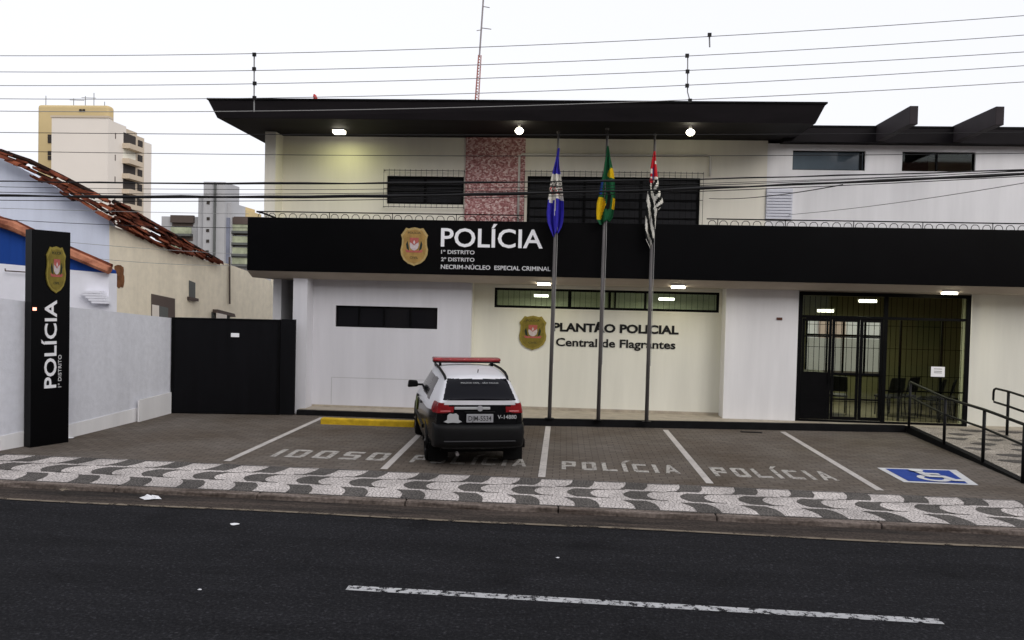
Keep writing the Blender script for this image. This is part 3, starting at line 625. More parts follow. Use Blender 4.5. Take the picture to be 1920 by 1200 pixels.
# ---------------------------------------------------------------- lamps
def lamp_thing(label, x, y, z, sx, sy, sz, m='lamp', e=0, col=(1, .9, .62), grp=None, spot=False, name='ceiling_lamp'):
    t = thing(name, label, 'lamp', (x, y, z), 0, grp)
    b = MB(); b.box(-sx / 2 - .02, -sy / 2 - .02, -.02, sx / 2 + .02, sy / 2 + .02, .01); b.build('housing', 'lamp_body', t)
    b = MB(); b.box(-sx / 2, -sy / 2, -.02 - sz, sx / 2, sy / 2, -.021); b.build('diffuser', m, t, bevel=.008)
    if e:
        l = bpy.data.lights.new('lamp_light', 'AREA'); l.energy = e; l.color = col; l.size = max(sx, .2); l.shape = 'SQUARE'
        lo = bpy.data.objects.new('lamp_light', l); COL.objects.link(lo); lo.parent = t; lo.location = (0, 0, -.03 - sz)
    return t
G1 = 'square lamps under the canopy'
for x_, lb in ((-.45, 'small square lamp under the canopy left of the first flagpole'), (2.46, 'small square lamp under the canopy just right of the flagpoles'), (8.14, 'small square lamp under the canopy above the glass entrance')):
    lamp_thing(lb, x_, 16.98, 3.085, .28, .14, .05, 'lamp', 4.2, (1, .92, .45), G1)
lamp_thing('oval lamp on the roof soffit above the left upper wall', -5.07, 16.95, 6.355, .24, .2, .06, 'lamp', 6.0, (.97, 1, .42))
for x_, lb in ((-1.03, 'bright bare bulb under the roof in front of the pink mosaic'), (2.52, 'bright bare bulb under the roof above the right flagpole')):
    t = thing('bulb_lamp', lb, 'lamp', (x_, 16.3, 6.36), 0, 'bare bulbs under the roof')
    b = MB(); b.tube([(0, 0, 0), (0, 0, -.07)], .03, 8); b.build('socket', 'lamp_body', t)
    b = MB(); prof = [(.001, -.20), (.05, -.19), (.085, -.15), (.09, -.12), (.06, -.08), (.03, -.065)]
    vs = [(r_ * math.cos(2 * math.pi * k / 16), r_ * math.sin(2 * math.pi * k / 16), z_) for r_, z_ in prof for k in range(16)]
    b.add(vs, [(i * 16 + k, i * 16 + (k + 1) % 16, (i + 1) * 16 + (k + 1) % 16, (i + 1) * 16 + k) for i in range(5) for k in range(16)]); b.build('bulb', 'lamp', t, True)
    l = bpy.data.lights.new('lamp_light', 'POINT'); l.energy = 4.5; l.color = (1, .94, .60); l.shadow_soft_size = .1
    lo = bpy.data.objects.new('lamp_light', l); COL.objects.link(lo); lo.parent = t; lo.location = (0, 0, -.22)
lamp_thing('white ceiling lamp inside the office behind the high window, near the first flagpole', -0.56, 19.0, 2.85,   .34, .30, .06, 'lampw', 20, (.95, 1, .8), 'lamps in the office', name='office_lamp')
lamp_thing('white ceiling lamp inside the office behind the high window, right of the third flagpole', 2.48, 19.0, 2.84,   .34, .30, .06, 'lampw', 20, (.95, 1, .8), 'lamps in the office', name='office_lamp')
lamp_thing('larger ceiling lamp seen through the top pane of the entrance', 7.19, 18.9, 2.91, .32, .3, .07, 'lampw', 34, (1, 1, .8), 'lamps in the waiting room', name='room_lamp')
lamp_thing('smaller ceiling lamp deeper inside the entrance, at its left top pane', 6.65, 20.2, 2.65, .32, .3, .07, 'lampw', 34, (1, 1, .8), 'lamps in the waiting room', name='room_lamp')
b = MB(); b.box(-5, 18.37, 3.101, 13, 23.7, 3.125); b.build('room_ceiling', 'room_light', ps)

# ---------------------------------------------------------------- furniture inside the entrance
def chair_proto(label):
    t = thing('waiting_chair', label, 'chair', (0, 0, .156), 0, 'black chairs in the waiting room')
    b = MB(); b.box(-.23, -.23, .42, .23, .22, .47); b.build('seat', 'chair', t, bevel=.02)
    b = MB(); b.hexa([(-.22, .20, .55), (.22, .20, .55), (.22, .24, .55), (-.22, .24, .55), (-.20, .29, .92), (.20, .29, .92), (.20, .33, .92), (-.20, .33, .92)]); b.build('backrest', 'chair', t, bevel=.02)
    for sx in (-1, 1):
        b = MB(); b.tube([(.2 * sx, -.2, 0), (.2 * sx, -.19, .42)], .014, 6); b.build('leg', 'chair', t)
        b = MB(); b.tube([(.2 * sx, .22, 0), (.2 * sx, .18, .42), (.18 * sx, .27, .85)], .014, 6); b.build('leg', 'chair', t)
    return t
labs = ['black chair at the left end of the row behind the ramp handrail', 'black chair second from the left in the row behind the handrail', 'black chair in the middle of the row behind the handrail', 'black chair second from the right in the row behind the handrail', 'black chair at the right end of the row inside the entrance',
        'round-backed black chair by the dark counter', 'black chair between the dark counter and the main frame post']
spots = [(7.75, 18.9, R(200)), (8.2, 19.2, R(215)), (8.6, 18.7, R(235)), (8.95, 18.9, R(240)), (9.3, 18.5, R(240)), (6.05, 18.7, R(170)), (6.55, 18.9, R(165))]
c0 = chair_proto(labs[0])
for i, (x_, y_, a) in enumerate(spots):
    c = c0 if i == 0 else copy_tree(c0)
    c.location = (x_, y_, .156); c.rotation_euler = (0, 0, a); c['label'] = labs[i]
t = thing('reception_counter', 'dark reception counter behind the left door leaf', 'counter', (5.6, 18.5, .155))
b = MB(); b.box(-.6, -.25, 0, .4, .25, 1.0); b.build('body', 'desk', t, bevel=.01)
b = MB(); b.box(-.65, -.3, 1.001, .45, .3, 1.04); b.build('countertop', 'desk', t, bevel=.01)

# ---------------------------------------------------------------- signs
sgn = thing('canopy_sign', 'white POLÍCIA lettering with gold badge on the black canopy band', 'sign', (-2, 16.7, 3.2)); sgn.location = (0, 0, 0)
FX, FZ = (1, 0, 0), (0, 0, 1)
shield('badge', (-3.28, 16.70, 3.785), FX, FZ, .60, .84, sgn)
y_ = 16.698
text('lettering', 'POLÍCIA', (-2.70, y_, 3.80), FX, FZ, 2.21, .40, .02, 'letters', sgn, .012)
text('lettering', '1º DISTRITO', (-2.69, y_, 3.645), FX, FZ, .73, .082, .012, 'small_letters', sgn, .012)
text('lettering', '2º DISTRITO', (-2.69, y_, 3.485), FX, FZ, .73, .082, .012, 'small_letters', sgn, .012)
text('lettering', 'NECRIM-NÚCLEO  ESPECIAL CRIMINAL', (-2.69, y_, 3.318), FX, FZ, 2.38, .092, .012, 'small_letters', sgn, .012)
sgn2 = thing('wall_sign', 'black PLANTÃO POLICIAL lettering with gold badge on the cream wall', 'sign', (0, 0, 0))
shield('badge', (-.705, 17.948, 1.927), FX, FZ, .634, .80, sgn2, ('olive', 'olive2'))
text('lettering', 'PLANTÃO POLICIAL', (-.245, 17.948, 1.978), FX, FZ, 2.884, .20, .012, 'black_letters', sgn2, .04)
text('lettering', 'Central de Flagrantes', (-.164, 17.948, 1.638), FX, FZ, 2.74, .19, .012, 'black_letters', sgn2, .022)
# totem: two faces, near corner towards the street
A, Bc = Vector((-8.86, 12.34, 0)), Vector((-8.585, 12.93, 0)); d = (Bc - A).normalized(); nrm = Vector((d.y, -d.x, 0)); HT = 3.66
tt = thing('totem_sign', 'tall black totem sign with vertical POLÍCIA lettering by the white wall', 'sign', (0, 0, 0))
b = MB(); p = [A, Bc, Bc - nrm * .20, A - nrm * .20]
b.prism([Vector((v.x, v.y, 0)) for v in p][::1], (0, 0, HT)); b.build('body', 'band', tt, bevel=.008)
WT = (Bc - A).length
def TP(u, z, o=.001): v = A + d * (u * WT) + nrm * o; return (v.x, v.y, z)
shield('badge', TP(.60, 3.00), d, FZ, .33, .80, tt, ('olive', 'olive2'))
text('lettering', 'POLÍCIA', TP(.64, .98), FZ, -d, 1.50, .20, .012, 'letters', tt, .014)
text('lettering', '1º DISTRITO', TP(.78, .98), FZ, -d, .56, .055, .008, 'small_letters', tt, .0)
b = MB(); c_ = Vector(TP(.07, 2.33, .01)); b.box(c_.x - .025, c_.y - .02, c_.z - .025, c_.x + .025, c_.y + .01, c_.z + .025); b.build('indicator_light', 'led', tt)
b = MB(); b.box(4.71, 17.475, 2.375, 4.83, 17.502, 2.432); tag(b.build('wall_plaque', 'plaque', bevel=.005), 'tiny brown plaque on the white wall left of the entrance', 'plaque')
b = MB(); b.box(8.05, 17.478, 1.22, 8.34, 17.482, 1.44); pn = tag(b.build('paper_notice', 'paper'), 'white paper notice taped to the entrance glass', 'notice')
pn.location.y = 0.046 - .05
b = MB()
for z_ in (1.30, 1.335, 1.385): b.box(8.11, 17.4765, z_, 8.28, 17.4778, z_ + .012)
b.build('printed_lines', 'g_dark', pn)

# ---------------------------------------------------------------- flagpoles and flags
poles = [(-0.25, (-0.21,16.53,6.24)), (0.79, (0.82,16.53,6.32)), (1.81, (1.82,16.53,6.2))]
pl = ['grey flagpole carrying the blue and white flag', 'tallest grey flagpole, carrying the green and yellow flag', 'grey flagpole carrying the black and white striped flag']
for i, (x0, tp) in enumerate(poles):
    t = thing('flagpole', pl[i], 'flagpole', (x0, 16.53, .15), 0, 'flagpoles in front of the station')
    dx = (tp[0] - x0); H = tp[2] - .15
    b = MB(); b.tube([(0, 0, 0), (dx * .5, 0, H * .5), (dx * .8, 0, H * .8), (dx, 0, H)], [.042, .038, .028, .022], 12); b.build('pole', 'steel', t, True)
    b = MB(); b.tube([(dx, 0, H), (dx, 0, H + .03), (dx, 0, H + .06)], [.035, .04, .008], 10); b.build('finial', 'steel', t, True)
    b = MB(); b.tube([(0, 0, .0), (0, 0, .02)], .10, 14); b.build('base_plate', 'black', t)
    b = MB(); b.tube([(.05, -.04, 1.2), (.05 + dx * .6, -.05, H * .6), (dx + .02, -.035, H - .12)], .006, 5); b.build('halyard', 'wire_pale', t)
def flag(name, label, prof, colf, mats, folds, y0=16.46, nt=26, nz=60, amp=.07):
    """limp flag: prof = rows (z, x_left, x_right); folds across; colf(s,t) picks the material"""
    zs = [p[0] for p in prof]
    def ip(z):
        for (za, la, ra), (zb, lb, rb) in zip(prof, prof[1:]):
            if zb <= z <= za: k = (za - z) / (za - zb); return la + (lb - la) * k, ra + (rb - ra) * k
        return prof[-1][1:]
    b = MB(); vs = []
    for j in range(nz + 1):
        s = j / nz; z = zs[0] + (zs[-1] - zs[0]) * s; l, r = ip(z)
        for i in range(nt + 1):
            t_ = i / nt
            yy = y0 - amp * (.25 + .75 * min(1, s * 1.6)) * (math.sin(2 * math.pi * folds * t_ + 1.3 * s + .4) + .35 * math.sin(2 * math.pi * (folds * 2.1) * t_ - 2 * s))
            hem = .05 * math.sin(5 * t_ + 1) * s if j > nz * .6 else 0
            vs.append((l + (r - l) * t_ + .010 * math.sin(9 * s + 3 * t_), yy, z - hem))
    o = len(b.v); b.v += vs
    for j in range(nz):
        for i in range(nt):
            b.f.append((j * (nt + 1) + i, (j + 1) * (nt + 1) + i, (j + 1) * (nt + 1) + i + 1, j * (nt + 1) + i + 1)); b.m.append(colf((j + .5) / nz, (i + .5) / nt))
    ob = b.build(name, mats, None, True)
    sd_ = ob.modifiers.new('thickness', 'SOLIDIFY'); sd_.thickness = .006
    return tag(ob, label, 'flag', 'limp flags on the flagpoles')
def fp(rows_): return rows_
def c1(s, t):
    if s < .295: return 0
    if s < .36: return 1
    if s < .53:
        if abs(s - .44) < .015: return 2
        n = math.sin(t * 19 + s * 40) * math.sin(s * 90 + 3 * t)
        return 2 if n > .35 else (3 if (n < -.55 and s > .45) else 1)
    if s < .595 + .02 * math.sin(8 * t): return 1
    if .42 < t < .55 and s < .78: return 1 if t < .50 - (s - .6) * .15 else 0
    return 0
flag('flag', 'limp blue and white municipal flag on the left flagpole', [tuple([p[2]] + [p[0], q[0]]) for p, q in ((((-0.21,16.46,5.91),(-0.18,16.46,5.91)),((-0.24,16.46,5.75),(-0.18,16.46,5.75)),((-0.29,16.46,5.52),(-0.16,16.46,5.52)),((-0.33,16.46,5.32),(-0.13,16.46,5.32)),((-0.36,16.46,4.98),(-0.1,16.46,4.99)),((-0.39,16.46,4.76),(-0.07,16.46,4.76)),((-0.42,16.46,4.55),(-0.05,16.46,4.56)),((-0.4,16.46,4.36),(-0.05,16.46,4.37)),((-0.34,16.46,4.22),(-0.08,16.46,4.22)),((-0.27,16.46,4.08),(-0.16,16.46,4.08))))], c1, ['fblue', 'fwhite', 'fdark', 'fred'], 2.0)
def c2(s, t):
    if .28 < s < .42 and t > .55 - (s - .28) * 1.0 and t > .30 + abs(s - .36) * 6.5: return 1
    if .46 < s < .62 and t < .16: return 2
    if .655 < s < .93 and t < .50 - abs(s - .77) * 1.2 : return 1
    if .68 < s < .83 and t > .85: return 1
    if .64 + .05 * math.sin(9 * t) < s < .86 - .25 * abs(t - .64) and .50 + .05 * math.sin(20 * s) < t < .74: return 3
    return 0
flag('flag', 'limp green and yellow flag on the tallest flagpole', [tuple([p[2]] + [p[0], q[0]]) for p, q in ((((0.82,16.46,5.96),(0.85,16.46,5.96)),((0.8,16.46,5.78),(0.89,16.46,5.78)),((0.77,16.46,5.58),(0.94,16.46,5.58)),((0.76,16.46,5.42),(0.98,16.46,5.43)),((0.72,16.46,5.17),(1.,16.46,5.17)),((0.69,16.46,4.97),(1.01,16.46,4.98)),((0.63,16.46,4.77),(1.02,16.46,4.78)),((0.62,16.46,4.59),(1.01,16.46,4.6)),((0.63,16.46,4.46),(0.99,16.46,4.46)),((0.7,16.46,4.35),(0.92,16.46,4.35))))], c2, ['fgreen', 'fyellow', 'fnavy', 'fblack'], 1.6)
def c3(s, t):
    if s < .31 + .03 * math.sin(7 * t):
        if .17 < s < .30 and .30 < t < .52: return 3
        if (.26 < s < .34 and t > .5) or (.19 < s < .24 and t < .3) or (.27 < s < .29) or (t > .7 and .10 < s < .14): return 1
        return 2
    if s < .62 and t > .55:
        return 1 if (s * 10.5 + t * 1.9) % 1 < .5 else 0
    return 1 if ((t * 2.3 - s * 4.2 + .2) % 1.0) < .46 and not (s > .93 and t > .6) else 0
flag('flag', 'limp black and white striped flag with red canton on the right flagpole', [tuple([p[2]] + [p[0], q[0]]) for p, q in ((((1.8,16.46,5.86),(1.83,16.46,5.86)),((1.76,16.46,5.7),(1.85,16.46,5.71)),((1.73,16.46,5.51),(1.88,16.46,5.52)),((1.73,16.46,5.29),(1.91,16.46,5.29)),((1.71,16.46,5.1),(1.93,16.46,5.1)),((1.69,16.46,4.92),(1.99,16.46,4.93)),((1.68,16.46,4.79),(2.02,16.46,4.79)),((1.67,16.46,4.65),(1.94,16.46,4.66)),((1.66,16.46,4.45),(1.89,16.46,4.46)),((1.64,16.46,4.23),(1.89,16.46,4.23)),((1.68,16.46,4.03),(1.89,16.46,4.03)),((1.77,16.46,3.87),(1.83,16.46,3.87))))], c3, ['fblack', 'fwhite', 'fred', 'fnavy'], 1.5, amp=.05)

# ---------------------------------------------------------------- side wall, gate, handrails
sw = thing('boundary_wall', 'white rendered boundary wall running back from the street to the black gate', 'wall', (0, 0, 0))
pts = [(-9.75, 10.4, 2.62), (-9.17, 12.04, 2.50), (-8.83, 13.25, 2.36), (-8.62, 16.52, 2.10)]
b = MB(); pb = MB()
for (xa, ya, za), (xb, yb, zb) in zip(pts, pts[1:]):
    b.hexa([(xa - .18, ya, -.05), (xa, ya, -.05), (xb, yb, -.05), (xb - .18, yb, -.05), (xa - .18, ya, za), (xa, ya, za), (xb, yb, zb), (xb - .18, yb, zb)])
    if ya > 11: pb.hexa([(xa, ya, -.05), (xa + .015, ya, -.05), (xb + .015, yb, -.05), (xb, yb, -.05), (xa, ya, .24), (xa + .015, ya, .24), (xb + .015, yb, .30), (xb, yb, .30)])
b.build('wall', 'side_wall', sw); pb.build('plinth', 'wall', sw)
b = MB(); b.hexa([(-8.63, 15.2, -.04), (-8.60, 15.2, -.04), (-8.575, 16.5, -.04), (-8.61, 16.5, -.04), (-8.63, 15.2, .45), (-8.60, 15.2, .45), (-8.575, 16.5, .47), (-8.61, 16.5, .47)]); b.build('plinth', 'wall', sw)
gt = thing('black_gate', 'black sheet metal sliding gate between the white wall and the station', 'gate', (0, 0, 0))
ga, gb = Vector((-8.60, 16.50, 0)), Vector((-5.92, 16.80, 0)); gd = (gb - ga).normalized(); gn = Vector((gd.y, -gd.x, 0)); gl = (gb - ga).length
def GP(u, z, o=0.): v = ga + gd * u + gn * o; return (v.x, v.y, z)
def gbox(b, u0, u1, z0, z1, o0, o1): b.hexa([GP(u0, z0, o1), GP(u1, z0, o1), GP(u1, z0, o0), GP(u0, z0, o0), GP(u0, z1, o1), GP(u1, z1, o1), GP(u1, z1, o0), GP(u0, z1, o0)])
b = MB(); gbox(b, 0, gl - .33, .03, 2.09, 0, .03); b.build('panel', 'gate', gt)
b = MB(); gbox(b, gl - .32, gl, .02, 2.13, -.02, .05); b.build('post', 'gate', gt)
b = MB(); gbox(b, 0, gl - .33, 2.091, 2.12, -.01, .045); gbox(b, 0, gl - .33, .0, .029, -.01, .045); gbox(b, 0, .05, .03, 2.09, .031, .045); gbox(b, gl - .39, gl - .34, .03, 2.09, .031, .045); b.build('frame', 'black', gt)
b = MB(); gbox(b, 1.29, 1.47, 1.71, 1.80, .031, .06); b.build('number_plate', 'paper', gt, bevel=.01)

hr = thing('ramp_handrail', 'black steel handrail on the kerb along the parking side of the ramp', 'handrail', (0, 0, 0))
A0, B0, C0, D0 = (7.46, 17.1, .15), (7.36, 15.35, .115), (7.30, 13.85, .075), (7.20, 12.50, .03)
E0 = (7.11, 11.1, .0)
tops = [1.12, 0.99, 0.97, 0.92, .78]
ps_ = [A0, B0, C0, D0, E0]
for (x_, y_, z_), tz in zip(ps_, tops):
    b = MB(); b.tube([(x_, y_, z_ - .02), (x_, y_, tz)], .028, 10); b.build('post', 'rail', hr, True)
b = MB(); b.tube([(p[0], p[1], t_) for p, t_ in zip(ps_, tops)], .025, 10); b.build('top_rail', 'rail', hr, True)
b = MB(); b.tube([(p[0], p[1], t_ - .32) for p, t_ in zip(ps_, tops)], .020, 10); b.build('lower_rail', 'rail', hr, True)
hr2 = thing('ramp_handrail', 'black steel handrail with a looped end, beside the cream wall right of the entrance', 'handrail', (0, 0, 0))
P0 = (9.15,16.49,0.15); zt = 1.04; L0 = (9.12,16.75,1.07); L1 = (9.13,16.75,0.8)
b = MB(); b.tube([(P0[0], P0[1], .13), (P0[0], P0[1], zt)], .028, 10); b.build('post', 'rail', hr2, True)
b = MB(); b.tube([(P0[0] - .02, 14.9, .13), (P0[0] - .02, 14.9, zt - .10)], .028, 10); b.build('post', 'rail', hr2, True)
b = MB(); b.tube([(P0[0] - .05, 13.0, zt - .26), (P0[0] - .02, 14.9, zt - .10), (P0[0], P0[1], zt), (P0[0], 16.95, zt + .01), (P0[0], 17.02, zt - .02), (P0[0], 17.04, zt - .08), (P0[0], 17.04, zt - .24), (P0[0], 17.0, zt - .28), (P0[0], P0[1], zt - .30), (P0[0] - .02, 14.9, zt - .40), (P0[0] - .05, 13.0, zt - .56)], .023, 10); b.build('looped_rail', 'rail', hr2, True)

# ---------------------------------------------------------------- overhead cables
def cable(label, co, y, r, m, grp, x0=-24, x1=24, wob=0, seed=1):
    rnd = random.Random(seed); a, b_, c = co; n = 90; pts = []; rs = []
    for i in range(n + 1):
        x = x0 + (x1 - x0) * i / n
        pts.append((x, y + .02 * x * 0, a * x * x + b_ * x + c + (rnd.uniform(-1, 1) * wob if wob else 0))); rs.append(r * (1 + (rnd.uniform(-.3, .8) if wob else 0)))
    b = MB(); b.tube(pts, rs, 6, 0)
    return tag(b.build('overhead_cable', m, None, True), label, 'cable', grp)
GC = 'thin cables high above the roof'; GL = 'cables strung lower across the facade'
cable('topmost thin grey cable, with a short drop rod at right', (0.00312,0.04603,5.832), 9.6, .0044, 'wire_grey', GC)
cable('second thin grey cable from the top, at the head of both spacer rods', (0.0031,0.04427,5.613), 9.6, .0044, 'wire_grey', GC)
cable('third thin grey cable from the top of the sky', (0.00262,0.04153,5.443), 9.6, .0044, 'wire_grey', GC)
cable('fourth thin grey cable from the top, just above the roof edge', (0.00303,0.04299,5.262), 9.6, .0044, 'wire_grey', GC)
cable('pale cable passing in front of the black roof fascia', (0.00292,0.04021,5.089), 9.6, .0048, 'wire_pale', GC)
cable('thin grey cable crossing the tower and meeting the roof underside', (0.00079,0.01088,4.777), 9.9, .0045, 'wire', GL)
cable('thin grey cable across the cream wall above the small barred window', (0.00112,0.01101,4.511), 9.9, .0042, 'wire', GL)
cable('black cable crossing the flags, upper of the two heavy cables', (0.00208,0.02814,4.113), 9.4, .009, 'wire', GL, wob=.004, seed=4)
cable('thickest black cable, lower of the two heavy cables', (0.00291,0.0403,3.981), 9.4, .013, 'wire', GL, wob=.005, seed=5)
cable('thin cable lying just below the thickest black cable', (0.00274,0.04246,3.944), 9.42, .005, 'wire', GL)
cable('thin dark cable just above the thickest black cable', (0.00295,0.04001,4.017), 9.42, .0045, 'wire', GL)
cable('faint cable midway between the two heavy cables', (0.00268,0.03342,4.052), 9.42, .0035, 'wire', GL)
cable('thin cable crossing the white gable below the heavy cables', (0.00155,0.02456,4.544), 16.78, .006, 'wire_grey', GL, -30, -7.03)
cable('thin cable ending by the canopy at the left, above the totem', (0.00468,0.07636,4.442), 16.78, .007, 'wire', GL, -30, -7.03)
cable('thin sagging cable across the beige house wall, upper', (0.00564,0.05613,3.666), 16.78, .0055, 'wire_grey', GL, -30, -7.03)
cable('thin sagging cable across the beige house wall, lower', (0.01363,0.2145,4.132), 16.78, .0055, 'wire_grey', GL, -30, -7.03)
def service(label, p, q, r, m):
    p, q = Vector(p), Vector(q); b = MB(); b.tube([p.lerp(q, k / 20) + Vector((0, 0, -.25 * (k / 20) * (1 - k / 20))) for k in range(21)], r, 6)
    return tag(b.build('service_cable', m, None, True), label, 'cable', 'service cables from the wall to the street lines')
service('faint diagonal cable rising across the white wall at the right', (4.94,17.6,4.72), (6.31,9.7,4.38), .006, 'wire_grey')
service('short branching cable joining the heavy cables left of the white louvre', (3.18,17.6,5.05), (3.25,9.42,4.12), .007, 'wire')
def spacer(label, pts, y, r=.010, knots=()):
    t = thing('cable_spacer', label, 'spacer', pts[0], 0, 'spacer rods on the cables'); O = Vector(pts[0])
    b = MB(); b.tube([Vector(p) - O for p in pts], r, 6); b.build('rod', 'wire_grey', t)
    b = MB()
    for k in knots:
        v = Vector(k) - O; b.box(v.x - .022, v.y - .012, v.z - .022, v.x + .022, v.y + .012, v.z + .022)
    b.build('clamp', 'wire', t)
spacer('long spacer rod on the cables left of the roof corner', ((-3.97,9.57,5.69),(-3.96,9.57,4.96)), 9.57, .009, ((-3.96,9.55,5.67),(-3.96,9.55,5.49),(-3.95,9.55,5.31),(-3.95,9.55,5.13)))
spacer('bent spacer rod on the cables above the right end of the roof', ((1.42,9.57,5.68),(1.43,9.57,5.24),(1.46,9.57,5.14)), 9.57, .007, ((1.41,9.55,5.67),(1.42,9.55,5.48),(1.42,9.55,5.31),(1.46,9.55,5.13)))
spacer('short drop rod hanging from the topmost cable', ((1.67,9.57,5.94),(1.68,9.57,5.78)), 9.57, .009, ((1.67,9.55,5.92),))

# ---------------------------------------------------------------- radio mast and roof beacon
ms = thing('radio_mast', 'slim red and white lattice radio mast rising from the station roof', 'antenna', (-2.44, 20, 6.72))
def lat(b, z0, z1, w0, w1, lean):
    n = 10
    for k in range(3):
        a = 2 * math.pi * k / 3
        b.tube([(w0 * math.cos(a) + lean * z0, w0 * math.sin(a), z0), (w1 * math.cos(a) + lean * z1, w1 * math.sin(a), z1)], .012, 5)
    for i in range(n):
        za, zb = z0 + (z1 - z0) * i / n, z0 + (z1 - z0) * (i + 1) / n; wa_, wb_ = w0 + (w1 - w0) * i / n, w0 + (w1 - w0) * (i + 1) / n
        for k in range(3):
            a, c = 2 * math.pi * (k + i) / 3, 2 * math.pi * (k + 1 + i) / 3
            b.tube([(wa_ * math.cos(a) + lean * za, wa_ * math.sin(a), za), (wb_ * math.cos(c) + lean * zb, wb_ * math.sin(c), zb)], .007, 4)
LN = .046
for z0, z1, w0, w1, m_ in ((0, .75, .075, .065, 'mast_pale'), (.75, 1.5, .065, .055, 'mast_red'), (1.5, 2.25, .055, .045, 'mast_red')):
    b = MB(); lat(b, z0, z1, w0, w1, LN); b.build('lattice_section', m_, ms)
b = MB(); b.tube([(LN * 2.2, 0, 2.2), (LN * 5.5, 0, 5.5)], .022, 6); b.build('upper_pole', 'mast_grey', ms)
b = MB()
for z_, ln in ((2.95, .26), (3.5, .18), (3.72, .17), (4.15, .2), (4.3, .15)): b.tube([(LN * z_, 0, z_), (LN * z_ + ln, -.05, z_ - .05)], .012, 5)
b.tube([(LN * 2.9 - .12, 0, 2.88), (LN * 2.9, 0, 2.9)], .010, 5); b.build('dipole', 'mast_grey', ms)
b = MB(); b.tube([(.05, 0, 1.0), (.30, -.1, .70)], .012, 5); b.build('side_arm', 'mast_grey', ms)
t = thing('roof_beacon', 'small dark red fixture standing on the roof edge', 'beacon', (-5.37, 16.2, 6.75))
b = MB(); b.tube([(0.03, 0, 0), (.01, 0, .07)], .028, 8); b.build('stem', 'timber', t)
b = MB(); b.tube([(.01, 0, .07), (-.02, 0, .15), (-.035, 0, .19)], [.045, .04, .015], 8); b.build('cap', 'red', t)

# ---------------------------------------------------------------- old half-ruined house on the left
oh = thing('old_house', 'weathered white and beige house with broken clay roof edge and blue panel', 'house', (0, 0, 0))
b = MB(); b.prism([(-15.79,18.,1.32), (-10.95,18.,1.45), (-10.99,18.,4.41), (-12.4,18.,5.18), (-13.76,18.,5.86), (-15.82,18.,6.77)], (0, .25, 0)); b.build('gable_wall', 'house_white', oh)
def BW(p): return Vector(p)
b = MB(); b.prism([(-10.96,18.04,1.45), (-9.92,26.08,1.07), (-9.93,26.,2.62), (-9.97,25.73,3.14), (-10.15,24.29,3.41), (-10.32,23.03,3.6), (-10.44,22.06,3.61), (-10.64,20.55,3.9), (-10.97,18.,4.25)], (-.25, .03, 0)); b.build('side_wall', 'house_beige', oh)
be = Vector((1.04, 8.0, 0)).normalized(); bn = Vector((be.y, -be.x, 0))
def bwq(name, pts, m, off, th=.0, par=None):
    p = [Vector(q) + bn * off for q in pts]; b = MB(); b.prism(p, bn * -(th if th else .03)); return b.build(name, m, par or oh)
wn = bwq('window', ((-10.77,19.56,1.37),(-10.64,20.54,1.33),(-10.64,20.51,2.5),(-10.77,19.54,2.62)), 'g_brown', .02, .03); bwq('pane', ((-10.77,19.57,1.93),(-10.73,19.83,1.93),(-10.73,19.82,2.31),(-10.77,19.56,2.34)), 't_white', .035, .012, wn); bwq('pane', ((-10.73,19.87,1.93),(-10.68,20.2,1.92),(-10.68,20.2,2.25),(-10.73,19.86,2.3)), 'g_dark', .035, .012, wn)
wn['label'] = 'recessed window with a pale pane at the left of the beige wall'
wn = bwq('window', ((-10.56,21.16,2.57),(-10.52,21.43,2.48),(-10.52,21.42,2.96),(-10.56,21.15,3.02)), 'g_dark', .02, .03); bwq('sill', ((-10.57,21.09,2.46),(-10.52,21.49,2.43),(-10.52,21.48,2.51),(-10.57,21.08,2.56)), 'g_brown', .10, .10, wn)
wn = bwq('window', ((-10.41,22.28,1.25),(-10.29,23.24,1.2),(-10.29,23.22,2.03),(-10.42,22.26,2.12)), 'g_dark', .02, .03); bwq('awning', ((-10.41,22.31,2.1),(-10.28,23.28,1.96),(-10.29,23.22,2.06),(-10.41,22.31,2.2)), 'g_brown', .18, .16, wn); bwq('pane', ((-10.42,22.23,1.88),(-10.35,22.76,1.87),(-10.35,22.76,2.03),(-10.42,22.23,2.1)), 't_white', .2, .02, wn)
b = MB(); b.tube([Vector((-10.31,23.11,3.8)) + bn * .05, Vector((-10.3,23.15,2.36)) + bn * .05], .03, 6); b.build('drainpipe', 'g_brown', oh)
rnd = random.Random(5)
def blob(pts, n=3, j=.02):
    out = []
    for (a, c) in zip(pts, pts[1:] + pts[:1]):
        a, c = Vector(a), Vector(c)
        for k in range(n): out.append(a.lerp(c, k / n) + Vector((0, rnd.uniform(-j, j) * 1.5, rnd.uniform(-j, j))))
    return out
b = MB(); b.prism([p + bn * .012 for p in blob(((-10.95,18.16,3.26),(-10.93,18.31,3.31),(-10.91,18.48,3.28),(-10.9,18.52,3.01),(-10.91,18.47,2.77),(-10.93,18.28,2.73),(-10.95,18.15,2.9)))], bn * -.02); b.build('bare_patch', 'stain', oh)
b = MB(); b.prism([p + bn * .012 for p in blob(((-10.97,18.02,2.74),(-10.96,18.1,2.64),(-10.96,18.08,2.48),(-10.95,18.18,2.29),(-10.95,18.15,1.96),(-10.97,18.04,1.96)))], bn * -.02); b.build('bare_patch', 'stain', oh)
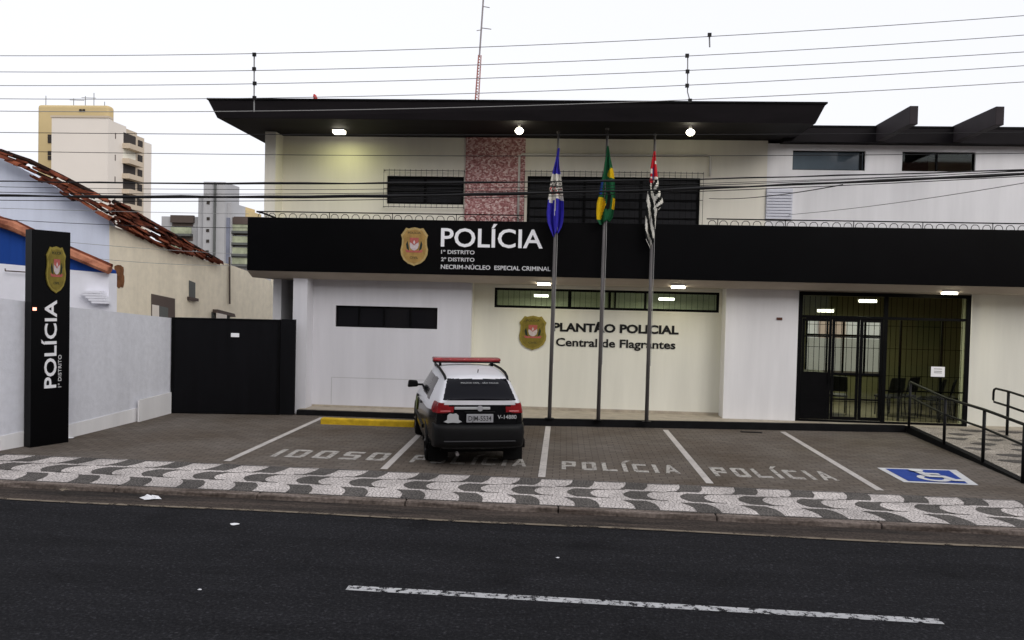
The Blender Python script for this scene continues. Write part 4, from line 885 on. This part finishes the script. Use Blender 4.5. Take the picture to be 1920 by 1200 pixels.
# broken verge: clay barrel tiles and timbers over the wall heads
up = ((-15.65,17.8,6.94),(-13.61,17.8,5.97),(-12.8,17.8,5.72),(-12.,17.8,5.36),(-10.87,17.8,4.81)) + ((-10.97,17.99,4.82),(-10.86,18.82,4.61),(-10.73,19.87,4.33),(-10.58,21.03,4.03),(-10.39,22.46,3.65))
lo = ((-15.64,17.8,6.73),(-13.61,17.8,5.8),(-12.8,17.8,5.35),(-12.,17.8,5.01),(-10.86,17.8,4.29)) + ((-10.97,18.,4.28),(-10.86,18.84,4.02),(-10.73,19.88,3.8),(-10.58,21.04,3.64),(-10.39,22.47,3.52))
b = MB()
for ra, rb in ((.05, .05),):
    b.tube([Vector(p) + Vector((0, -.1, 0)) for p in up[:5]], .06, 6)
    b.tube([Vector(p) + bn * .1 for p in up[5:]], .055, 6)
    b.tube([Vector(p) * .45 + Vector(q) * .55 + Vector((0, -.06, 0)) for p, q in zip(up[1:5], lo[1:5])], .04, 6)
b.build('verge_timber', 'timber', oh)
b = MB(); rnd = random.Random(11)
def barrel(b, c, ax, r, ln, mi, up_=1, tilt=0):
    ax = ax.normalized(); sd_ = ax.cross(Vector((0, 0, 1))).normalized(); n_ = sd_.cross(ax) * up_; n = 7; vs = []
    for e in (-.5, .5):
        for rr in (r, r * .82):
            for k in range(n):
                a = math.pi * k / (n - 1); vs.append(c + ax * ln * e + sd_ * math.cos(a) * rr * (1 + .12 * e) + n_ * math.sin(a) * rr * (1 + .12 * e))
    f = []
    for k in range(n - 1):
        f += [(k, k + 1, 2 * n + k + 1, 2 * n + k), (n + k + 1, n + k, 3 * n + k, 3 * n + k + 1), (k + 1, k, n + k, n + k + 1), (2 * n + k, 2 * n + k + 1, 3 * n + k + 1, 3 * n + k)]
    b.add(vs, f, mi)
for seg in range(1, 9):
    ua, ub, la, lb = [Vector(q) for q in (up[seg], up[seg + 1], lo[seg], lo[seg + 1])]; N_ = Vector((0, -1, 0)) if seg < 4 else bn
    ln = (ub - ua).length; w_ = ((ua - la).length + (ub - lb).length) / 2
    rowsn = max(1, int(w_ / .095)); coln = max(2, int(ln / .17))
    for i in range(coln):
        for j in range(rowsn):
            if rnd.random() < (.26 if j not in (0,) else .10) : continue
            u = (i + rnd.uniform(.2, .8)) / coln; v = (j + .3 + rnd.uniform(-.15, .25)) / rowsn
            c = ua.lerp(ub, u).lerp(la.lerp(lb, u), v) + N_ * (.05 + rnd.uniform(0, .12))
            ax = (ub - ua).normalized() + Vector((rnd.uniform(-.12, .12), rnd.uniform(-.18, .18), rnd.uniform(-.06, .06)))
            barrel(b, c, ax, rnd.uniform(.06, .085), rnd.uniform(.30, .46), 1 if rnd.random() < .22 else 0, 1 if rnd.random() < .75 else -1)
b.build('roof_tiles', ['rust', 'rust2'], oh)
# lower front block: blue pediment under a salmon coping, white wall below
FY = 16.2
b = MB(); b.prism([(-14.21,16.2,1.45), (-9.87,16.2,1.57), (-9.88,16.2,3.05), (-12.37,16.2,3.21), (-14.22,16.2,3.34)], (0, .3, 0)); b.build('front_wall', 'house_white2', oh)
b = MB(); b.prism([(-14.22,16.2,3.34), (-12.37,16.2,3.21), (-9.88,16.2,3.05), (-9.89,16.2,3.12), (-12.37,16.2,4.07), (-14.23,16.2,4.77)], (0, .28, 0)); b.build('blue_panel', 'house_blue', oh)
b = MB(); cp = ((-14.14,16.1,4.78),(-12.3,16.1,4.09),(-11.99,16.1,4.02),(-11.44,16.1,3.78),(-10.72,16.1,3.47),(-9.8,16.1,3.11))
b.tube(cp, [.09, .10, .12, .085, .10, .09], 8); b.tube([Vector(p) + Vector((.0, .06, .09)) for p in cp], .055, 6, 1); b.tube([Vector(p) + Vector((.0, -.05, -.02)) for p in cp[1:]], [.05, .05, .05, .07, .06], 6, 0)
b.build('coping', ['copper', 'rust'], oh)
b = MB()
for k in range(5): p = Vector((-10.16,16.,2.66)) + Vector((.10 * k * .6, 0, -.055 * k)); b.box(p.x - .25, 16.0 + .01 * k, p.z - .05, p.x + .20 - .02 * k, 16.19, p.z)
b.build('moulding', 'house_white2', oh)
b = MB(); q0, q1 = Vector((-12.17,16.1,3.05)), Vector((-11.66,16.1,3.03)); b.tube([q0, q1], .014, 5); b.tube([q0, q0 + Vector((0, 0, .05))], .014, 5); b.tube([q1, q1 + Vector((0, 0, .05))], .014, 5); b.build('bracket', 'g_brown', oh)
nb = thing('neighbour_wall', 'pale patched wall with pipes behind the gate, next to the white pillar', 'wall', (0, 0, 0))
b = MB(); b.prism([(-10.81,28.,0.95), (-8.95,28.,1.), (-9.,28.,3.36), (-10.85,28.,3.32)], (0, .3, 0)); b.build('wall', 'house_beige', nb)
b = MB(); b.tube([(-10.66,27.8,2.44), (-10.64,27.8,1.65)], .05, 6); b.build('post', 'black', nb)
b = MB(); b.prism([(-10.57,27.9,0.96), (-9.97,27.9,0.98), (-9.99,27.9,2.35), (-10.59,27.9,2.42)], (0, .05, 0)); b.build('shutter', 'g_grey', nb)
b = MB(); b.prism([(-10.15,27.9,2.25), (-9.93,27.9,2.26), (-9.94,27.9,3.18), (-10.16,27.9,3.18)], (0, .05, 0)); b.build('frame', 'g_beige', nb)
b = MB(); b.box(*(Vector((-10.33,27.7,2.97)) + Vector((-.12, 0, -.12))), *(Vector((-10.22,27.9,3.14)) + Vector((0, .05, 0)))); b.build('meter_box', 'g_dark', nb)

# ---------------------------------------------------------------- far apartment blocks
tw = thing('apartment_tower', 'tall cream apartment tower with a blank white front and stacked balconies', 'building', (0, 0, 0))
b = MB(); x0, x1 = -65.55, -56.44; b.box(x0, 92, 0, x1, 93.4, 25.57); b.build('rear_block', 't_yellow', tw, bevel=.35, seg=3)
x0, x1 = -60.9, -53.97; zt_ = 23.03
b = MB(); b.box(x0, 88, 0, x1, 88.9, zt_); b.build('front_block', 't_white', tw)
b = MB(); b.box(x0 - .1, 87.9, zt_ + .01, x1 + .05, 89, zt_ + .25); b.build('cornice', 't_beige', tw)
RX = -54.05
b = MB(); b.box(x1 - 1.2, 88.91, 0, RX, 91.9, 22.91); b.build('stair_block', 't_white', tw)
fz = [22.22, 22.22 - 1.1, 22.22 - 1.5]
ya, yb_, yc, yd = 90.2, 94.6, 97.4, 100.0
def yx(px): return px
Y1, Y2, Y3, Y4 = (89.41,94.36,96.09,97.89)
b = MB(); b.box(RX - 8, 92.0, 0, RX - .05, Y2, 22.69); b.build('balcony_block', 't_beige', tw)
b = MB(); b.box(RX - 8, Y2, 0, RX - .06, Y3, 22.34); b.build('balcony_block', 't_beige', tw)
b = MB(); b.box(RX - 8, Y3, 0, RX - .07, Y4, 21.95); b.build('end_block', 't_white', tw)
zf0 = 21.25; ZS = 1.835
YA, YB = 91.31, 94.; YC, YD = 94.61, 95.59
for i in range(8):
    z_ = zf0 - ZS * i
    if z_ < 1: break
    f = MB(); f.box(RX - .05, YA, z_ - .55, RX + .02, YB, z_ + .85); ob = f.build('balcony', 't_light' if i == 1 else 't_dark', tw)  # flat panel; shade of the balcony opening put into its dark colour
    f = MB(); f.box(RX - .04, YA - .2, z_ - 1.1, RX + .9, YB + .2, z_ - .5); f.build('parapet', 't_beige', ob)
    f = MB(); f.box(RX - .05, YC, z_ - .45, RX + .03, YD, z_ + .6); ob = f.build('window', 't_dark', tw)
for i in range(7):
    f = MB(); f.box(RX - .03, 89.55, zf0 - 2.6 * i - .3, RX + .03, 89.7, zf0 - 2.6 * i + .4); f.build('window', 'g_brown', tw)
for px, h_ in ((86, 2.2), (138, 1.9), (160, 2.2), (176, 2.6), (196, 1.5)):
    x_ = {86: -66.55, 138: -62.86, 160: -61.31, 176: -60.18, 196: -58.77}[px]
    f = MB(); f.tube([(x_, 95, 24.5), (x_, 95, 25.2 + h_)], .05, 5)
    if px in (138, 160): f.tube([(x_ - .5, 95, 25.0 + h_), (x_ + 1.4, 95, 24.95 + h_)], .04, 5)
    f.build('antenna', 'wire_grey', tw)
for px, py in ((150, 207), (156, 207)):
    c_ = {150: (-59.95,91.95,24.86), 156: (-59.54,91.95,24.86)}[px]; f = MB(); f.box(c_[0] - .15, 91.9, c_[2] - .15, c_[0] + .15, 92.02, c_[2] + .15); f.build('vent', 't_dark', tw)
for c_ in ((-63.86,91.9,21.61),(-63.85,91.9,21.08),(-63.84,91.9,19.58),(-63.83,91.9,18.99)):
    f = MB(); f.box(c_[0] - .25, 91.9, c_[2] - .25, c_[0] + .25, 92.02, c_[2] + .25); f.build('window', 't_dark', tw)

gbk = thing('apartment_block', 'grey apartment block with a slim stair tower, beside the canopy end', 'building', (0, 0, 0))
def FB(name, px0, px1, m, Yd, x0, x1, z1, z0=0, dep=9, par=None, bev=0):
    f = MB(); f.box(x0, Yd, z0, x1, Yd + dep, z1); return f.build(name, m, par or gbk)
FB('stair_tower', 0, 0, 'g_grey', 110, -52.89, -49.69, 19.01, dep=5)
FB('stair_side', 0, 0, 'g_dark', 109.6, -51.18, -50.94, 18.87, dep=.5)
FB('wing', 0, 0, 'g_grey', 111, -54.14, -53.25, 16.78, dep=5)
FB('wing', 0, 0, 'g_grey', 111, -50.08, -49.12, 16.14, dep=5)
FB('wing', 0, 0, 'g_blue', 110.6, -50.71, -49.26, 13.9, dep=3)
FB('left_block', 0, 0, 'g_grey', 112, -60.25, -54.51, 14.08, dep=8)
FB('right_block', 0, 0, 'g_grey', 112, -49.87, -42.58, 14.08, dep=8)
for c_ in ((-52.16,109.9,15.96),(-52.12,109.9,13.63),(-52.18,109.9,11.92),(-52.15,109.9,10.37),(-52.21,109.9,8.81)):
    f = MB(); f.box(c_[0] - .22, 109.93, c_[2] - .22, c_[0] + .22, 110.02, c_[2] + .22); f.build('window', 't_dark', gbk)
def balc(z, xa, xb, yy):
    f = MB(); f.box(xa, yy - .9, z, xb, yy - .02, z + .35); ob = f.build('balcony', 'g_dark', gbk)
    f = MB(); f.box(xa + .02, yy - .5, z + .351, xb - .02, yy - .45, z + 1.3); f.build('balustrade', 'g_green', ob)
    f = MB(); f.box(xa, yy - .10, z + 1.5, xb, yy - .021, z + 2.5); f.build('recess', 'g_brown', ob)  # panel stands proud; shade behind the balcony is put into its colour
for z in (11.15,9.01,6.86): balc(z, -58.57, -55.37, 112)
for z in (11.71,9.98,8.32,6.82): balc(z, -49.66, -44.15, 112)
f = MB(); f.box(-58.59, 111.4, 13.14, -55.08, 111.9, 14.23); f.build('parapet', 'g_brown', gbk)
f = MB(); f.box(-49.47, 111.4, 13.06, -43.99, 111.9, 14.05); f.build('parapet', 'g_brown', gbk)
f = MB(); f.box(-52.03, 118, 0, -49.81, 124, 15.86); f.box(-51.34, 119, 0, -50.49, 123, 16.52)
tag(f.build('distant_block', 't_yellow'), 'small yellowish block just showing over the grey apartment block', 'building')

# ---------------------------------------------------------------- the police car
RZ = R(14.0); cx0, cy0 = -1.255, 11.93
car = thing('police_car', 'black and white police estate car with red roof light bar, seen from behind', 'car', (cx0 - 2.08 * math.sin(RZ), cy0 + 2.08 * math.cos(RZ), .004), RZ)
def half(w, zb, p4z, wb, zbelt, wr, zr):
    return [(0, zb), (.88 * w, zb), (w * .985, zb + .09), (w, .52), (w * .99, p4z), (wb, zbelt), (wr, zr - .05), (wr * .84, zr - .004), (0, zr + .02)]
ST = [(-2.02, half(.675, .33, .84, .645, 1.04, .605, 1.10)), (-1.96, half(.70, .30, .86, .655, 1.045, .605, 1.135)), (-1.66, half(.77, .26, .86, .705, 1.03, .525, 1.41)), (-1.45, half(.805, .25, .84, .75, 1.0, .56, 1.44)), (-.75, half(.82, .22, .83, .765, .99, .575, 1.475)), (.15, half(.825, .22, .81, .77, .965, .575, 1.48)),
      (.55, half(.825, .22, .80, .77, .95, .565, 1.43)), (1.18, half(.82, .22, .79, .755, .94, .69, 1.00)), (1.75, half(.80, .24, .75, .72, .87, .62, .93)), (2.03, half(.72, .30, .66, .64, .78, .54, .82)), (2.10, half(.62, .36, .60, .55, .70, .44, .72))]
vs, fs = [], []; NP = 9; ring = 2 * NP - 2
for y_, h in ST:
    vs += [(x, y_, z) for x, z in h] + [(-x, y_, z) for x, z in h[-2:0:-1]]
for s in range(len(ST) - 1):
    for k in range(ring):
        a, c = s * ring + k, s * ring + (k + 1) % ring; fs.append((a, a + ring, c + ring, c))
for s, fl in ((0, 1), (len(ST) - 1, -1)):
    o_ = s * ring
    for k in range(NP - 2):
        q = (o_ + k, o_ + k + 1, o_ + (ring - k - 1) % ring, o_ + (ring - k) % ring)
        if k == 0: q = (o_, o_ + 1, o_ + ring - 1)
        fs.append(q if fl > 0 else q[::-1])
    q = (o_ + NP - 2, o_ + NP - 1, o_ + NP); fs.append(q if fl > 0 else q[::-1])
me = bpy.data.meshes.new('cage'); me.from_pydata(vs, [], fs); tmp = bpy.data.objects.new('cage', me); COL.objects.link(tmp)
bm = bmesh.new(); bm.from_mesh(me); bmesh.ops.recalc_face_normals(bm, faces=bm.faces)
cr = bm.edges.layers.float.get('crease_edge') or bm.edges.layers.float.new('crease_edge')
for e in bm.edges:
    i, j = e.verts[0].index, e.verts[1].index
    if {i // ring} == {j // ring} and i // ring in (0, len(ST) - 1): e[cr] = .6
bm.to_mesh(me); bm.free()
sm = tmp.modifiers.new('s', 'SUBSURF'); sm.levels = 4; sm.render_levels = 4
dg = bpy.context.evaluated_depsgraph_get(); dg.update(); fine = bpy.data.meshes.new_from_object(tmp.evaluated_get(dg)); bpy.data.objects.remove(tmp)
def cls(c, n):
    x, y, z = c; ax = abs(x)
    wfr = y > .62 and y < 1.12 and z > 1.0 and n.z > .25
    if wfr and ax < .56: return 'windscreen'
    if y < -1.52 and n.y < -.25 and 1.085 < z < 1.385 and ax < .575 - (z - 1.085) * .32: return 'rear_window'
    if ax > .50 and 1.01 < z < 1.345 and abs(n.x) > .45:
        if -1.30 + (z - 1) * .25 < y < -.68: return 'side_window_rear'
        if -.60 < y < .16: return 'side_window_mid'
        if .22 < y < .98 - (z - 1.0) * 1.15: return 'side_window_front'
        if -1.30 + (z - 1) * .25 < y < .22: return 'black'
    if y < -1.72 and .885 < z < 1.045 and ax > .40 + abs(z - .955) * 1.0 + max(0, z - .97) * 1.2: return 'taillight'
    if (z > .955 and y > -1.72) or (y < -1.72 and z > 1.015): return 'white'
    if y > -1.72 and z > .90 - .03 * (y + 1.7): return 'white'
    return 'black'
groups = {}
for p in fine.polygons:
    k = cls(p.center, p.normal); c = p.center
    if k in ('taillight',) or k.startswith('side_window'): k += '_L' if c.x < 0 else '_R'
    groups.setdefault(k, []).append(p)
def sub(keys, name, mats, push=0, parent=None):
    mp = {}; V = []; F = []; MI = []
    for mi, k in enumerate(keys):
        for p in groups.get(k, []):
            f = []
            for vi in p.vertices:
                if vi not in mp:
                    v = fine.vertices[vi]; mp[vi] = len(V); V.append(tuple(v.co + v.normal * push))
                f.append(mp[vi])
            F.append(f); MI.append(mi)
    m_ = bpy.data.meshes.new(name); m_.from_pydata(V, [], F); m_.polygons.foreach_set('material_index', MI); m_.polygons.foreach_set('use_smooth', [True] * len(F))
    for q in mats: m_.materials.append(M[q])
    m_.update(); o = bpy.data.objects.new(name, m_); COL.objects.link(o); o.parent = parent or car; return o
body = sub(['white', 'black'], 'body', ['car_white', 'car_black'])
sub(['rear_window'], 'rear_window', ['car_glass'], .002); sub(['windscreen'], 'windscreen', ['car_glass'], .002)
for k in ('rear', 'mid', 'front'):
    for s in 'LR': sub(['side_window_%s_%s' % (k, s)], 'side_window', ['car_glass'], .001)
for s in 'LR': sub(['taillight_' + s], 'taillight', ['tail'], .012)
for sx in (-1, 1):
    b = MB(); b.hexa([(sx * .46, -2.045, .905), (sx * .62, -2.035, .905), (sx * .62, -2.0, .905), (sx * .46, -2.0, .905), (sx * .46, -2.045, .93), (sx * .62, -2.035, .93), (sx * .62, -2.0, .93), (sx * .46, -2.0, .93)]); b.build('reversing_light', 'tail_pink', car, bevel=.006)
# bumper with side returns
b = MB(); prof = [(-2.045, .725), (-2.11, .705), (-2.135, .64), (-2.135, .48), (-2.11, .39), (-2.03, .335)]; xs = [-.735, -.725, -.66, -.52, 0, .52, .66, .725, .735]; ins = [.40, .12, .03, .008, 0, .008, .03, .12, .40]
for i, x in enumerate(xs): b.v += [(x, y + ins[i], z) for y, z in prof]
for i in range(len(xs) - 1):
    for k in range(len(prof) - 1): b.f.append((i * 6 + k, i * 6 + k + 1, (i + 1) * 6 + k + 1, (i + 1) * 6 + k)); b.m.append(0)
bo = b.build('rear_bumper', 'plastic', car, True); sd_ = bo.modifiers.new('t', 'SOLIDIFY'); sd_.thickness = .05; sd_.offset = -1
ss = bo.modifiers.new('s', 'SUBSURF'); ss.levels = 2; ss.render_levels = 2
b = MB(); b.box(-.56, -2.142, .455, .56, -2.10, .472); b.build('bumper_trim', 'rim', bo, bevel=.005)
b = MB(); b.tube([(-.35, -2.05, .27), (-.35, -2.14, .265)], .028, 10); b.build('exhaust', 'steel', car)
b = MB(); b.box(-.58, -1.85, .25, .58, 1.9, .36); b.build('underbody', 'tyre', car)
b = MB(); b.box(-.21, -2.058, .745, .21, -2.03, .875); pl_ = b.build('licence_plate', 'plate', car, bevel=.006)
text('lettering', 'DJM-5534', (-.18, -2.0585, .772), (1, 0, 0), (0, 0, 1), .36, .075, .002, 'plate_text', pl_, .01)
b = MB(); b.box(-.40, -2.052, .945, .16, -2.02, .985); ts = b.build('tailgate_strip', 'decal', car, bevel=.008)
b = MB(); b.tube([(0, -2.05, .965), (0, -2.066, .965)], .045, 16); b.build('badge', 'plate', car)
b = MB(); b.prism([(-.56, -2.05, .755), (-.50, -2.05, .735), (-.42, -2.05, .745), (-.34, -2.05, .735), (-.28, -2.05, .755), (-.33, -2.05, .785), (-.335, -2.05, .855), (-.37, -2.05, .885), (-.42, -2.05, .875), (-.47, -2.05, .885), (-.505, -2.05, .855), (-.51, -2.05, .785)], (0, .03, 0)); b.build('crest_decal', 'decal', car)
text('lettering', 'V-14880', (.28, -2.047, .80), (1, 0, 0), (0, 0, 1), .30, .06, .003, 'decal', car, .01)
text('lettering', 'POLÍCIA CIVIL - SÃO PAULO', (-.28, -1.80, 1.325), (1, 0, 0), Vector((0, .68, .73)).normalized(), .60, .024, .003, 'decal', car)
b = MB(); b.box(-.24, -2.045, .895, .24, -2.02, .915); b.build('tailgate_handle', 'plastic', car, bevel=.006)
for sx in (-1, 1):
    b = MB(); b.tube([(sx * .59, -2.035, .74), (sx * .595, -2.035, .88), (sx * .39, -2.043, .90)], .005, 5); b.build('tailgate_seam', 'tyre', car)
b = MB(); b.tube([(-.02, -1.90, 1.12), (.30, -1.87, 1.16)], .008, 5); b.build('wiper', 'plastic', car)
for sx in (-1, 1):
    b = MB(); b.tube([(sx * .50, -1.60, 1.355), (sx * .51, -1.48, 1.412), (sx * .525, -1.2, 1.448), (sx * .53, -.7, 1.470), (sx * .53, 0, 1.472), (sx * .52, .38, 1.455), (sx * .50, .48, 1.41)], .022, 8); b.build('roof_rail', 'plastic', car, True)
    b = MB(); b.hexa([(sx * .80, .78, .98), (sx * 1.0, .80, .965), (sx * 1.0, .90, .965), (sx * .80, .92, .98), (sx * .81, .78, 1.10), (sx * .99, .80, 1.115), (sx * .97, .90, 1.10), (sx * .81, .92, 1.09)]); mi_ = b.build('door_mirror', 'plastic', car, bevel=.03, seg=3)
    b = MB(); b.box(min(sx * .70, sx * .82), .82, 1.0, max(sx * .70, sx * .82), .88, 1.035); b.build('mirror_arm', 'plastic', mi_)
    b = MB()
    for ya_, yb2 in ((-.62, -.52), (.34, .44)): b.box(min(sx * .805, sx * .845), ya_, .86, max(sx * .805, sx * .845), yb2 + .08, .885)
    b.build('door_handle', 'plastic', car, bevel=.006)
    b = MB(); b.box(min(sx * .81, sx * .838), -1.05, .50, max(sx * .81, sx * .838), 1.1, .56); b.build('door_moulding', 'plastic', car, bevel=.008)
b = MB(); b.prism([(-.8425, .42, .60), (-.8425, .78, .60), (-.8425, .84, .74), (-.8425, .60, .86), (-.8425, .36, .74)][::-1], (.02, 0, 0)); b.build('door_crest', 'decal_green', car)
# light bar on two feet
for sx in (-1, 1):
    b = MB(); b.tube([(sx * .47, -.10, 1.44), (sx * .47, -.10, 1.525)], .024, 8); b.build('light_bar_foot', 'plastic', car)
b = MB(); b.box(-.60, -.24, 1.522, .60, .06, 1.545); lb = b.build('light_bar', 'plastic', car, bevel=.01)
b = MB(); b.box(-.61, -.25, 1.546, .61, .07, 1.612); b.build('lens', 'lightbar', lb, bevel=.03, seg=3)
for x_ in (-.3, -.05, .2): b = MB(); b.box(x_ - .015, -.254, 1.58, x_ + .015, -.249, 1.595); b.build('lamp', 'tail_pink', lb)
b = MB(); b.tube([(.05, -1.3, 1.43), (.05, -1.36, 1.51)], .008, 6); b.build('aerial', 'plastic', car)
# wheels
def wheel(x, y, sx, st_=0):
    r, wd = .305, .19; prof = [(.20, -.5), (.27, -.5), (.298, -.40), (.305, -.2), (.305, .2), (.298, .40), (.27, .5), (.20, .5)]; n = 32
    b = MB(); vs = []
    for rr, o in prof:
        for k in range(n): a = 2 * math.pi * k / n; vs.append((o * wd, rr * math.cos(a), rr * math.sin(a)))
    b.add(vs, [(i * n + k, (i + 1) * n + k, (i + 1) * n + (k + 1) % n, i * n + (k + 1) % n) for i in range(7) for k in range(n)])
    w_ = b.build('wheel', 'tyre', car, True); w_.location = (x, y, r); w_.rotation_euler = (0, 0, st_)
    b = MB(); o_ = sx * wd * .42
    vs = [(o_, .205 * math.cos(2 * math.pi * k / n), .205 * math.sin(2 * math.pi * k / n)) for k in range(n)] + [(o_ - sx * .03, 0, 0)]
    b.add(vs, [(k, (k + 1) % n, n) for k in range(n)])
    for k in range(5):
        a = 2 * math.pi * k / 5; b.tube([(o_ - sx * .01, .05 * math.cos(a), .05 * math.sin(a)), (o_ + sx * .004, .195 * math.cos(a), .195 * math.sin(a))], .022, 6)
    b.build('rim', 'rim', w_)
for sx in (-1, 1):
    wheel(sx * .695, -1.25, sx); wheel(sx * .725, 1.22, sx)
    for y_ in (-1.25, 1.22):                # wheel-arch lips
        b = MB(); pts = [(sx * (.785 if y_ < 0 else .80), y_ + .36 * math.cos(a), .30 + .36 * math.sin(a)) for a in [R(-5 + 19 * k) for k in range(11)]]; b.tube(pts, .026, 8); b.build('wheel_arch', 'plastic', car, True)
    for y_ in (-1.25, 1.22):
        b = MB(); b.box(min(sx * .62, sx * .60), y_ - .3, .1, max(sx * .62, sx * .60), y_ + .3, .6); b.build('wheel_well', 'tyre', car)
    b = MB(); b.box(min(sx * .45, sx * .76), -1.66, .08, max(sx * .45, sx * .76) , -1.645, .34); b.build('mud_flap', 'tyre', car)

# ---------------------------------------------------------------- litter on the road
def scrap(label, x, y, s, seed, m='paper', flat=.3, name='paper_scrap', z=-.056):
    r_ = random.Random(seed); b = MB(); n = 9
    vs = [(s * math.cos(2 * math.pi * k / n) * r_.uniform(.6, 1.1), s * .7 * math.sin(2 * math.pi * k / n) * r_.uniform(.6, 1.1), .004 + r_.uniform(0, s * flat)) for k in range(n)]
    vs2 = [(v[0] * .45 + r_.uniform(-.02, .02), v[1] * .45, v[2] + s * flat * r_.uniform(.3, 1)) for v in vs]
    b.add(vs + vs2 + [(0, 0, s * flat * .9)], [(k, (k + 1) % n, n + (k + 1) % n, n + k) for k in range(n)] + [(n + k, n + (k + 1) % n, 2 * n) for k in range(n)])
    o = b.build(name, m); o.location = (x, y, z); return tag(o, label, 'litter', 'litter on the road')
scrap('crumpled white bag lying in the gutter at the left', -5.34, 9.75, .135, 2, 'paper', .25)
scrap('thin white strip of paper on the asphalt below the gutter', -3.8, 8.81, .07, 3, 'paper', .06)
scrap('tiny pale scrap on the asphalt left of the centre dash', -3.25, 6.8, .022, 4, 'paper', .2)
scrap('tiny pale scrap on the asphalt beyond the middle of the road', 0., 8.14, .022, 5, 'paper', .2)
scrap('brownish leaf litter lump on the kerb edge at the left', -6.53, 9.75, .08, 6, 'edge', .3, 'debris', .004)
scrap('white scrap at the foot of the totem sign', -8.77, 13.27, .09, 7, 'paper', .2, z=.002)
t = tag(MB().box(-.22, -.05, 0, .22, .05, .008).build('drain_cover', 'black'), 'small dark drain slot on the paving near the black kerb', 'drain cover'); t.location = (4.01, 16.57, .006)
